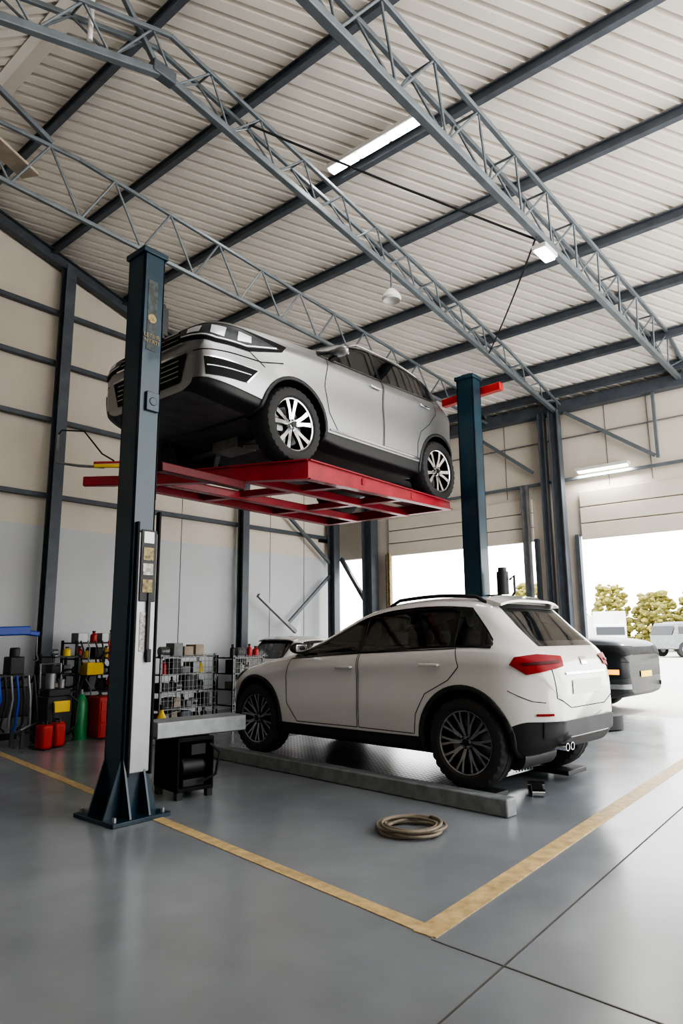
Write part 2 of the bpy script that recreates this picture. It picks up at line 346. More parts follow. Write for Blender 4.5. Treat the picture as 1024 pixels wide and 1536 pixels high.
# ------------------------------------------------------------------ cars
def pchip(tab):
    tab=sorted(tab); xs=[t[0] for t in tab]; ysv=[t[1] for t in tab]; n=len(xs)
    h=[xs[i+1]-xs[i] for i in range(n-1)]; dl=[(ysv[i+1]-ysv[i])/h[i] for i in range(n-1)]; m=[0]*n
    m[0]=dl[0]; m[-1]=dl[-1]
    for i in range(1,n-1):
        if dl[i-1]*dl[i]>0:
            w1=2*h[i]+h[i-1]; w2=h[i]+2*h[i-1]; m[i]=(w1+w2)/(w1/dl[i-1]+w2/dl[i])
    def f(x):
        if x<=xs[0]:return ysv[0]
        if x>=xs[-1]:return ysv[-1]
        i=0
        while x>xs[i+1]: i+=1
        t=(x-xs[i])/h[i]
        return (2*t**3-3*t*t+1)*ysv[i]+(t**3-2*t*t+t)*h[i]*m[i]+(-2*t**3+3*t*t)*ysv[i+1]+(t**3-t*t)*h[i]*m[i+1]
    return f
def roundopen(pts,rs,k=4):
    out=[pts[0]]
    for i in range(1,len(pts)-1):
        a,p,c=pts[i-1],pts[i],pts[i+1]; r=rs[i]
        la=(a-p).length; lc=(c-p).length; ra=min(r,la*.45); rc=min(r,lc*.45)
        A=p+(a-p)*(ra/la if la>1e-6 else 0); B=p+(c-p)*(rc/lc if lc>1e-6 else 0)
        for j in range(k+1):
            t=j/k; out.append(A*(1-t)**2+p*2*t*(1-t)+B*t*t)
    out.append(pts[-1]); return out
def wheel_parts(r,hw,style,mrim,mrim2,mlip):
    b=MB()
    prof=[(-hw*.75,r*.66),(-hw*.97,r*.74),(-hw,r*.86),(-hw*.92,r*.95),(-hw*.72,r*.99),(-hw*.4,r),(-hw*.36,r*.975),(-hw*.3,r*.975),(-hw*.26,r),(hw*.0,r)]
    prof=prof+[(-a,q) for a,q in prof[-2::-1]]
    P=len(prof)
    def mod(j,k,q):
        if j in(3,4,P-4,P-5) and k%3==0: return q-.012
        return q
    b.lathe(prof,96,'y',mod=mod); tire=b.build('tmp',M['rubber'],TP).data
    R=r*.70
    b=MB()
    b.lathe([(hw*.72,R),(hw*.80,R*.985),(hw*.76,R*.95),(hw*.4,R*.90),(-hw*.7,R*.9),(-hw*.7,R*.2)],48,'y',mi=1)
    b.lathe([(hw*.74,R*1.0),(hw*.84,R*.985),(hw*.80,R*.945),(hw*.70,R*.935)],48,'y',mi=2)
    yo=hw*.66
    n={'multi':10,'five':5}[style]
    for q in range(n):
        t=2*math.pi*q/n+.3
        offs=[(-.10,-.24),(.10,.24)] if style=='five' else [(0,-.13),(0,.13)]
        for o0,o1 in offs:
            a0=t+o0*1.6; a1=t+o1
            r0,r1=R*.2,R*.955
            w0,w1=(R*.075,R*.085) if style=='five' else (R*.045,R*.042)
            def P3(rad,ang,y,side,wd):
                c,s_=math.cos(ang),math.sin(ang); return Vector((rad*c-side*wd*s_,y,rad*s_+side*wd*c))
            vs=[]
            for rad,ang,y,wd in ((r0,a0,yo-.012,w0),((r0+r1)/2,(a0+a1)/2,yo+.004,(w0+w1)/2*.85),(r1,a1,yo+.012,w1)):
                vs+=[P3(rad,ang,y,-1,wd),P3(rad,ang,y,1,wd),P3(rad,ang,y-.035,1,wd*1.2),P3(rad,ang,y-.035,-1,wd*1.2)]
            b.add(vs,[(0,1,2,3),(8,11,10,9)],1)
            for g in(0,4):
                for u in range(4): b.f.append(tuple(len(b.v)-12+i for i in (g+u,g+4+u,g+4+(u+1)%4,g+(u+1)%4))); b.m.append(0 if u==0 else 1)
    b.cyl((0,yo-.05,0),(0,yo+.012,0),R*.24,R*.2,n=24,mi=0); b.cyl((0,yo,0),(0,yo+.02,0),R*.11,n=20,mi=1)
    for q in range(5):
        t=2*math.pi*q/5; b.cyl((R*.16*math.cos(t),yo,R*.16*math.sin(t)),(R*.16*math.cos(t),yo+.018,R*.16*math.sin(t)),.009,n=6,mi=1)
    rim=b.build('tmp',[mrim,mrim2,mlip],TP).data
    b=MB(); b.cyl((0,-.03,0),(0,-.0,0),R*.72,n=32); b.box((R*.5,.0,.0),(R*.3,.07,R*.5)); disc=b.build('tmp',M['galv'],TP).data
    return tire,rim,disc
TP=D.objects.new('tmp_parent',None); C.scene.collection.objects.link(TP)
def inpoly(bd,q):
    c=False
    for i in range(len(bd)):
        a,d=bd[i],bd[i-1]
        if (a[1]>q[1])!=(d[1]>q[1]) and q[0]<(d[0]-a[0])*(q[1]-a[1])/(d[1]-a[1])+a[0]: c=not c
    return c
def build_car(P):
    e=thing(P.get('name','car'),P['label'],'car',P['loc'],P['rot'])
    sc=P.get('scale',1); e.scale=(sc,sc,sc)
    WB,r=P['WB'],P['r']; V=Vector
    zt,zl,zb,wbf,wt,zc=[pchip(P[k]) for k in('top','belt','bot','wid','wtop','clad')]
    x0=P['top'][0][0]; x1=P['top'][-1][0]; x0,x1=min(x0,x1),max(x0,x1)
    def crn(x): return min(.085,max(.025,(zt(x)-zl(x))*.35))
    edge=lambda x: max(zt(x),zl(x)+.04)-crn(x)
    def band(xa,xb,lo,hi,nn=22,point=0):
        bt=[];tp=[]
        for i in range(nn+1):
            x=xa+(xb-xa)*i/nn; zlo=zl(x)+lo; zhi=edge(x)-hi
            if point and x<xa+point: zhi=zlo+(zhi-zlo)*(max(0,(x-xa))/point)**.8
            if zhi-zlo>.012: bt.append((x,zlo));tp.append((x,zhi))
        return bt+tp[::-1]
    def section(x):
        w=wbf(x);a=zb(x);l=zl(x);t=max(zt(x),l+.04);c=crn(x); g=min(wt(x),w*.93); k=min(max(zc(x),a+.06),l-.12)
        pts=[(0,a),(w*.80,a),(w*.955,a+.045),(w*.975,k),(w*.985,k+.012),(w*1.0,k+(l-k)*.30),(w*.985,k+(l-k)*.66),(w*1.0,l-.10),(w*.975,l-.03),(w*.94,l),(g,t-c),(g*.80,t-c*.42),(g*.4,t-c*.08),(0,t)]
        rs=[0,.04,.03,.004,.004,.10,.09,.03,.03,.022,.09,.08,.1,0]
        return roundopen([Vector(q) for q in pts],rs)
    N=110
    xs=sorted(set([x0+(x1-x0)*i/N for i in range(N+1)]+[x0+.01,x0+.025,x1-.01,x1-.025]))
    rings=[]; verts=[]
    for x in xs:
        s=section(x); rings.append([Vector((x,q.x,q.y)) for q in s]+[Vector((x,-q.x,q.y)) for q in s[-2:0:-1]])
    n=len(rings[0]); nh=len(section(xs[5]))
    for rg in rings: verts+=rg
    faces=[];mi=[]
    kc=1+5*2+3
    for i in range(len(xs)-1):
        for j in range(n):
            j2=(j+1)%n; faces.append((i*n+j,i*n+j2,(i+1)*n+j2,(i+1)*n+j))
            jj=j if j<nh-1 else n-1-j
            mi.append(3 if jj==0 else 1 if jj<kc+2 else 0)
    faces+=[tuple(range(n)),tuple((len(xs)-1)*n+k2 for k2 in range(n-1,-1,-1))]; mi+=[0,0]
    b=MB(); b.v=verts;b.f=faces;b.m=mi
    SL3=[P['paint'],M['black'],M['seat'],M['pan']]
    body=b.build('body',SL3,e)
    me0=body.data
    fcs=[tuple(p.vertices) for p in me0.polygons]
    VN=[Vector((0,0,0)) for _ in verts]
    for p in me0.polygons[:len(faces)-2]:
        for vi in p.vertices: VN[vi]+=p.normal*p.area
    VN=[v.normalized() for v in VN]
    bvh=BVHTree.FromPolygons([tuple(v) for v in verts],fcs)
    NF=len(faces)-2
    def snormal(loc,nr,idx):
        if idx is None or idx>=NF: return nr
        f=fcs[idx]; ws=poly_3d_calc([verts[i] for i in f],loc); q=Vector((0,0,0))
        for w_,i in zip(ws,f): q+=VN[i]*w_
        return q.normalized() if q.length>1e-4 else nr
    wpolys=[band(xa,xb,.022,.045,18,pt) for xa,xb,pt in P['wins']]
    cuts=[]
    def addcut(cb):
        cu=cb.build('cutter',SL3,e); md=body.modifiers.new('cut','BOOLEAN'); md.operation='DIFFERENCE'; md.solver='EXACT'; md.object=cu; cuts.append(cu)
    for ax in (0,WB):
        for s in (1,-1):
            cb=MB(); wy=P['half']; cb.cyl((ax,s*(wy-.30),r+.01),(ax,s*(wy+.3),r+.01),r+.045,n=48,mi=1); addcut(cb)
    for wp in wpolys:
        cb=MB(); cb.prism(wp,lambda x,z:V((x,-2,z)),lambda x,z:V((x,2,z)),2); addcut(cb)
    cb=MB(); cb.prism(P['ws'],lambda y,z:V((P['wsx'],y,z)),lambda y,z:V((P['wsx']+1.5,y,z)),2); addcut(cb)
    cb=MB(); cb.prism(P['rw'],lambda y,z:V((P['rwx'],y,z)),lambda y,z:V((P['rwx']-1.5,y,z)),2); addcut(cb)
    C.view_layer.update(); dg=C.evaluated_depsgraph_get()
    nm=D.meshes.new_from_object(body.evaluated_get(dg)); body.modifiers.clear(); body.data=nm
    for o in cuts: D.objects.remove(o)
    def sub(me,test):
        m2=me.copy(); bm=bmesh.new(); bm.from_mesh(m2)
        bmesh.ops.delete(bm,geom=[f for f in bm.faces if not test(f)],context='FACES')
        bm.to_mesh(m2); bm.free(); return m2
    def doorof(f):
        if f.material_index!=0: return None
        c=f.calc_center_bounds()
        if abs(c.y)<P['half']*.8: return None
        for i,(nm_,poly) in enumerate(P['doors']):
            if inpoly(poly,(c.x,c.z)): return (i,1 if c.y>0 else -1)
        return None
    def fixn(m2):
        bm=bmesh.new(); bm.from_mesh(m2)
        for ed in bm.edges: ed.smooth=True
        bm.to_mesh(m2); bm.free(); nn=[]
        for v in m2.vertices:
            loc,nr,idx,ds=bvh.find_nearest(v.co); nn.append(tuple(snormal(loc,nr,idx)))
        m2.normals_split_custom_set_from_vertices(nn)
    full=body.data
    cl=D.objects.new('lower_cladding',sub(full,lambda f:f.material_index==1)); C.scene.collection.objects.link(cl); cl.parent=e
    cl=D.objects.new('underbody_pan',sub(full,lambda f:f.material_index==3)); C.scene.collection.objects.link(cl); cl.parent=e
    doors=[]
    for i,(nm_,poly) in enumerate(P['doors']):
        for s in(1,-1):
            dm=sub(full,lambda f:doorof(f)==(i,s)); fixn(dm); o=D.objects.new(nm_,dm); C.scene.collection.objects.link(o); o.parent=e; doors.append((i,s,o))
    mb=sub(full,lambda f:f.material_index==0 and doorof(f) is None); fixn(mb); body.data=mb
    def frame(fr):
        if fr=='L': return V((0,3,0)),V((1,0,0)),V((0,0,1)),V((0,-1,0))
        if fr=='F': return V((8,0,0)),V((0,1,0)),V((0,0,1)),V((-1,0,0))
        if fr=='B': return V((-4,0,0)),V((0,1,0)),V((0,0,1)),V((1,0,0))
        if fr=='T': return V((0,0,4)),V((1,0,0)),V((0,1,0)),V((0,0,-1))
        a=math.radians(45 if fr=='FL' else 135); c=V((WB+P['fc'],P['half']-.5,0)) if fr=='FL' else V((-.2,P['half']-.5,0))
        d=V((math.cos(a),math.sin(a),0)); return c+d*3,V((-math.sin(a),math.cos(a),0)),V((0,0,1)),-d
    def hit(fr,u,v):
        O,U,Vv,Dd=frame(fr); q=O+U*u+Vv*v
        loc,nr,i,ds=bvh.ray_cast(q,Dd)
        if loc is None: loc,nr,i,ds=bvh.find_nearest(q+Dd*3)
        nr=snormal(loc,nr,i)
        if nr.dot(Dd)>0: nr=-nr
        return loc,nr
    def emit(name,vs,ns,fs,m,par,fr,mirror,label=None,thick=0):
        res=[]
        O,U,Vv,Dd=frame(fr)
        for s in ((1,-1) if mirror else (1,)):
            vv=[V((q.x,q.y*s,q.z)) for q in vs]; Dm=V((Dd.x,Dd.y*s,Dd.z)); ff=[]
            for f in fs:
                f=tuple(f); nrm=(vv[f[1]]-vv[f[0]]).cross(vv[f[2]]-vv[f[0]])
                ff.append(f if nrm.dot(Dm)<0 else f[::-1])
            b=MB(); b.add(vv,ff)
            o=b.build(name,m,par,flip=False,ang=180)
            if thick:
                so=o.modifiers.new('solid','SOLIDIFY'); so.thickness=thick; so.offset=-1
            else:
                o.data.normals_split_custom_set_from_vertices([(q.x,q.y*s,q.z) for q in ns])
            if label:o['label']=label
            res.append(o)
        return res
    def patch(name,poly,fr,off,m,par=None,mirror=False,res=.045,label=None,thick=0,holes=[]):
        def dens(pl):
            pts=[V(p) for p in pl]; out=[]
            for a,c in zip(pts,pts[1:]+pts[:1]):
                k2=max(1,int((c-a).length/res)); out+=[a.lerp(c,i/k2) for i in range(k2)]
            return out
        bd=dens(poly); hb=[dens(h) for h in holes]
        allb=bd+[q for h in hb for q in h]
        xa=min(p.x for p in bd);xb=max(p.x for p in bd);ya=min(p.y for p in bd);yb=max(p.y for p in bd)
        inn=[];x=xa+res*.5
        while x<xb:
            y=ya+res*.5
            while y<yb:
                q=V((x,y))
                if inpoly(bd,q) and min((q-d).length for d in allb)>res*.4: inn.append(q)
                y+=res
            x+=res
        ed=[];o0=0
        for lp in [bd]+hb:
            nb=len(lp); ed+=[(o0+i,o0+(i+1)%nb) for i in range(nb)]; o0+=nb
        rv,re,rf,_,_,_=delaunay_2d_cdt(allb+inn,ed,[],0,1e-5)
        tf=[]
        for f in rf:
            c=sum((rv[i] for i in f),V((0,0)))/len(f)
            if inpoly(bd,c) and not any(inpoly(h,c) for h in hb): tf.append(tuple(f))
        vs=[];ns=[]
        for q in rv:
            loc,nr=hit(fr,q.x,q.y); vs.append(loc+nr*off); ns.append(nr)
        return emit(name,vs,ns,tf,m,par or e,fr,mirror,label,thick)
    def ribbon(name,pts,w2,fr,off,m,par=None,mirror=False,res=.04,label=None):
        P2=[V(p) for p in pts]; d=[]
        for a,c in zip(P2,P2[1:]):
            k2=max(1,int((c-a).length/res)); d+=[a.lerp(c,i/k2) for i in range(k2)]
        d.append(P2[-1]); vs=[];fs=[];ns=[]
        for i,p in enumerate(d):
            t=(d[min(i+1,len(d)-1)]-d[max(i-1,0)]).normalized(); nn=V((-t.y,t.x))
            for s in(-1,1):
                q=p+nn*s*w2/2; loc,nr=hit(fr,q.x,q.y); vs.append(loc+nr*off); ns.append(nr)
        for i in range(len(d)-1): fs.append((2*i,2*i+1,2*i+3,2*i+2))
        return emit(name,vs,ns,fs,m,par or e,fr,mirror,label)
    tire,rim,disc=wheel_parts(r,P['tw'],P['style'],P['rim'],P['rim2'],P.get('lip',P['rim']))
    for ax in (0,WB):
        for s in (1,-1):
            wo=D.objects.new('wheel',tire); C.scene.collection.objects.link(wo); wo.parent=e
            wo.location=(ax,s*(P['half']-P['tw']-.015),r); wo.rotation_euler=(0,random.uniform(0,1),0) if s==1 else (0,random.uniform(0,1),math.pi)
            for nm_,me_ in(('rim',rim),('brake_disc',disc)):
                o=D.objects.new(nm_,me_); C.scene.collection.objects.link(o); o.parent=wo
    for ax in(0,WB):
        R1=r+.04; R2=r+P.get('aw',.08); pl=[]
        a0=math.radians(-12)
        for i in range(29):
            t=a0+(math.pi-2*a0)*i/28; pl.append((ax+R2*math.cos(t),max(r+.01+R2*math.sin(t),.27)))
        for i in range(28,-1,-1):
            t=a0+(math.pi-2*a0)*i/28; pl.append((ax+R1*math.cos(t),max(r+.01+R1*math.sin(t),.265)))
        patch('wheel_arch_trim',pl,'L',.012,P.get('archm',M['black']),mirror=True,thick=.03,res=.035)
    B0,B1=P['band']
    patch('window_trim',band(B0,B1,.002,.022,30,P['qp']),'L',.005,M['blackgl'],mirror=True,res=.04,holes=wpolys)
    for i,s,d_ in doors:
        hx,hz=P['handles'][i]; loc,nr=hit('L',hx,hz)
        b=MB(); b.box((loc.x,s*(loc.y+.028),loc.z),(.2,.02,.026)); b.box((loc.x-.085,s*(loc.y+.010),loc.z),(.03,.04,.02)); b.box((loc.x+.085,s*(loc.y+.010),loc.z),(.03,.04,.02))
        b.build('door_handle',P.get('hm',P['paint']),d_,bev=.008)
    for i,(nm_,poly) in enumerate(P['doors']): ribbon('door_seam',poly+[poly[0]],.007,'L',.003,M['matblack'],mirror=True,res=.025)
    for wi,wp in enumerate(wpolys):
        patch('side_window',wp,'L',.001,M[P.get('fg','glass')] if wi==0 else M[P.get('rg','glass')],mirror=True,res=.05)
    patch('windshield',P['ws'],'F',.001,M['glass'],res=.06)
    patch('rear_window',P['rw'],'B',.001,M['glassd'],res=.05)
    def grow(pl,k):
        cx=sum(p[0] for p in pl)/len(pl); cy=sum(p[1] for p in pl)/len(pl); return [(p[0]+(k if p[0]>cx else -k),p[1]+(k if p[1]>cy else -k)) for p in pl]
    patch('rear_window_frame',grow(P['rw'],.03),'B',.004,M['blackgl'],res=.05,holes=[grow(P['rw'],-.012)])
    patch('windshield_frame',grow(P['ws'],.02),'F',.004,M['blackgl'],res=.05,holes=[grow(P['ws'],-.012)])
    for pt in P['patches']:
        nm_,poly,fr,off,m,mir=pt[:6]; patch(nm_,poly,fr,off,m,mirror=mir,res=.035,label=pt[6] if len(pt)>6 else None)
    for rb in P['ribbons']:
        nm_,poly,w2,fr,off,m,mir=rb[:7]; ribbon(nm_,poly,w2,fr,off,m,mirror=mir)
    h=P['half']; zs=P.get('sz',0)
    for sx_,ys_ in((WB-1.32,(.34,-.34)),(WB-2.15,(.36,0,-.36))):
        for y in ys_:
            b=MB(); wq=.46 if len(ys_)==2 else .35
            b.box((sx_+.05,y,.52+zs),(.46,wq,.14)); b.box((sx_-.24,y,.82+zs),(.12,wq,.58),0,Matrix.Rotation(-.2,3,'Y')); b.box((sx_-.33,y,1.18+zs),(.08,.22,.14)); b.build('seat',M['seat'],e,bev=.03)
    b=MB(); b.box((WB-.72,0,.86+zs),(.36,2*h-.36,.2)); b.build('dashboard',M['black'],e,bev=.05)
    b=MB(); b.tube([(WB-.98-.05*math.sin(t),.34+.17*math.cos(t),.93+zs+.17*math.sin(t)) for t in [i*math.pi/8 for i in range(16)]],.014,8,closed=True); b.beam((WB-.98,.34,.93+zs),(WB-.75,.34,.86+zs),.05,.05); b.build('steering_wheel',M['black'],e)
    b=MB(); b.box((WB/2-.1,0,.40),(WB-.7,2*h-.3,.04)); b.build('cabin_floor',M['black'],e)
    mx,mz=P['mirror']; loc,nr=hit('L',mx,mz)
    for s in(1,-1):
        b=MB(); b.ball((mx,s*(loc.y+.13),mz+.04),.1,3,0,(.6,1.05,.55)); mo=b.build('side_mirror',P.get('mirm',P['paint']),e)
        MB().beam((mx+.02,s*(loc.y-.02),mz-.02),(mx,s*(loc.y+.12),mz+.01),.05,.03).build('mirror_arm',M['black'],mo)
        b=MB(); b.box((mx-.045,s*(loc.y+.135),mz+.042),(.02,.14,.075)); b.build('mirror_glass',M['chrome'],mo,bev=.01)
    if P.get('rail'):
        ra,rb_,ry=P['rail']
        for s in(1,-1):
            pts=[]
            for i in range(21):
                x=ra+(rb_-ra)*i/20; loc,nr=hit('T',x,ry); hgt=.035*min(1,min(i,20-i)/2.0)
                pts.append((x,s*ry,loc.z+hgt))
            MB().tube(pts,.016,8).build('roof_rail',P.get('railm',M['black']),e)
    if P.get('spoiler'):
        sx0,sx1,sz,sw=P['spoiler']
        b=MB(); vs=[];fs=[]
        for i in range(13):
            y=-sw+2*sw*i/12; dz=-.04*(y/sw)**4; tp=.03*(y/sw)**4
            vs+=[(sx0,y,sz+dz+.015),(sx1+tp,y,sz+dz-.03),(sx1+tp,y,sz+dz-.05),(sx0,y,sz+dz-.05)]
        for i in range(12):
            for u in range(4): fs.append((4*i+u,4*i+4+u,4*i+4+(u+1)%4,4*i+(u+1)%4))
        fs+=[(0,1,2,3),(51,50,49,48)]; b.add(vs,fs); b.build('roof_spoiler',P['paint'],e)
    for ex in P.get('exh',[]):
        b=MB(); x,y,z=ex; b.lathe([(x+.12,.026),(x,.03),(x,.024),(x+.1,.022)],20,'x',(0,y,z)); b.build('exhaust_tip',M['chrome'],e)
    zu=.20
    for ax in(0,WB):
        b=MB(); b.cyl((ax,-P['half']+.25,r*.85),(ax,P['half']-.25,r*.85),.035,n=12); b.box((ax,0,r*.85),(.26,.4,.12)); b.beam((ax+.05,.2,r*.7),(ax-.25,.62,r*.7),.05,.04); b.beam((ax+.05,-.2,r*.7),(ax-.25,-.62,r*.7),.05,.04)
        b.build('axle_assembly',M['galv'] if P.get('under') else M['under'],e)
    b=MB(); b.tube([(WB-.3,.25,zu),(WB-1,.25,zu-.01),(.6,.2,zu-.01),(-.2,.45,.24)],.035,10); b.box((WB*.5,-.2,zu),(.9,.4,.06)); b.cyl((-.35,.1,.27),(-.35,.6,.27),.1,n=16); b.build('exhaust_system',M['galv'] if P.get('under') else M['black'],e)
    return e
HW=.78
def rect(a,b_,c,d): return [(a,c),(b_,c),(b_,d),(a,d)]
def ws_(tab,k): return [(x,w_*k) for x,w_ in tab]
A=dict(label='white compact suv with black lower trim parked on low ramp',loc=(5.70,2.91,.10),rot=math.radians(86.3),WB=2.64,r=.36,tw=.115,half=HW,fc=.3,
 paint=M['white'],style='multi',rim=M['alum'],rim2=M['alud'],mirm=M['black'],wsx=1.24,rwx=-.22,
 top=[(3.30,.66),(3.26,.74),(3.16,.83),(3.0,.89),(2.65,.965),(2.12,1.05),(1.56,1.31),(1.1,1.49),(.8,1.54),(.4,1.56),(0,1.54),(-.14,1.51),(-.28,1.40),(-.45,1.23),(-.58,1.11),(-.64,1.05),(-.68,.98),(-.70,.88)],
 belt=[(3.30,.58),(3.2,.71),(3.05,.80),(2.65,.90),(2.1,.99),(1,1.05),(0,1.10),(-.4,1.085),(-.54,1.03),(-.63,.97),(-.70,.8)],
 bot=[(3.30,.38),(3.15,.24),(2.6,.22),(0,.22),(-.4,.27),(-.58,.32),(-.70,.42)],
 wid=ws_([(3.30,.42),(3.24,.58),(3.1,.69),(2.85,.765),(2.35,.80),(1,.80),(.2,.80),(-.3,.785),(-.46,.74),(-.59,.63),(-.66,.54),(-.70,.45)],.975),
 wtop=[(3.30,.35),(3.0,.56),(2.5,.66),(2.1,.69),(1.6,.64),(1.1,.60),(.5,.59),(0,.58),(-.2,.56),(-.55,.55),(-.70,.42)],
 clad=[(3.30,.43),(2.95,.38),(2.2,.35),(.5,.36),(-.3,.46),(-.54,.54),(-.70,.54)],
 band=(-.34,2.04),qp=.32,spoiler=(-.10,-.27,1.53,.50),
 doors=[('front_door',[(1.15,.39),(1.97,.38),(2.12,.55),(2.14,.80),(2.08,.985),(1.15,1.045)]),('rear_door',[(1.13,.39),(1.13,1.045),(.06,1.095),(.02,.95),(.13,.84),(.37,.72),(.47,.55),(.49,.39)])],
 handles=[(1.30,.92),(.30,.96)],
 wins=[(1.18,1.99,0),(.13,1.11,0),(-.29,.08,.26)],
 ws=[(-.58,1.085),(.58,1.085),(.48,1.44),(-.48,1.44)],rw=[(-.46,1.14),(.46,1.14),(.42,1.43),(-.42,1.43)],
 patches=[('tail_light',[(-.16,.975),(-.12,1.03),(.06,1.05),(.28,1.03),(.28,.955),(.1,.92),(-.04,.90)],'BL',.012,M['tail'],True,'red wraparound tail light'),
   ('tail_light_lens',[(-.08,.985),(.24,1.0),(.24,.98),(-.06,.965)],'BL',.018,M['tail2'],True,'dark red inner strip'),
   ('registration_plate',rect(-.26,.26,.74,.85),'B',.008,M['plastic'],False,'pale registration plate'),
   ('emblem',rect(-.05,.05,.96,1.02),'B',.012,M['chrome'],False,'chrome badge'),
   ('rear_diffuser',rect(-.58,.58,.43,.55),'B',.010,M['black'],False),
   ('headlight',[(-.05,.70),(.22,.75),(.36,.86),(.05,.83)],'FL',.01,M['lens'],True),
   ('grille',rect(-.35,.35,.5,.68),'F',.008,M['blackgl'],False)],
 ribbons=[('tailgate_seam',[(-.50,1.05),(-.48,.72),(-.3,.64),(.3,.64),(.48,.72),(.50,1.05)],.006,'B',.003,M['matblack'],False),
   ('bumper_seam',[(-.40,.78),(-.56,.70),(-.63,.69)],.005,'L',.003,M['matblack'],True),
   ('plate_chrome_strip',[(-.35,.90),(.35,.90)],.02,'B',.01,M['chrome'],False),
   ('hood_seam',[(2.1,.63),(2.7,.60),(3.15,.48)],.006,'T',.003,M['matblack'],True),
   ('reflector',[(.02,.60),(.16,.60)],.018,'BL',.008,M['tail'],True)],
 mirror=(1.88,1.05),rail=(.95,-.10,.49),exh=[(-.71,.42,.36),(-.71,.34,.36)])
build_car(A)
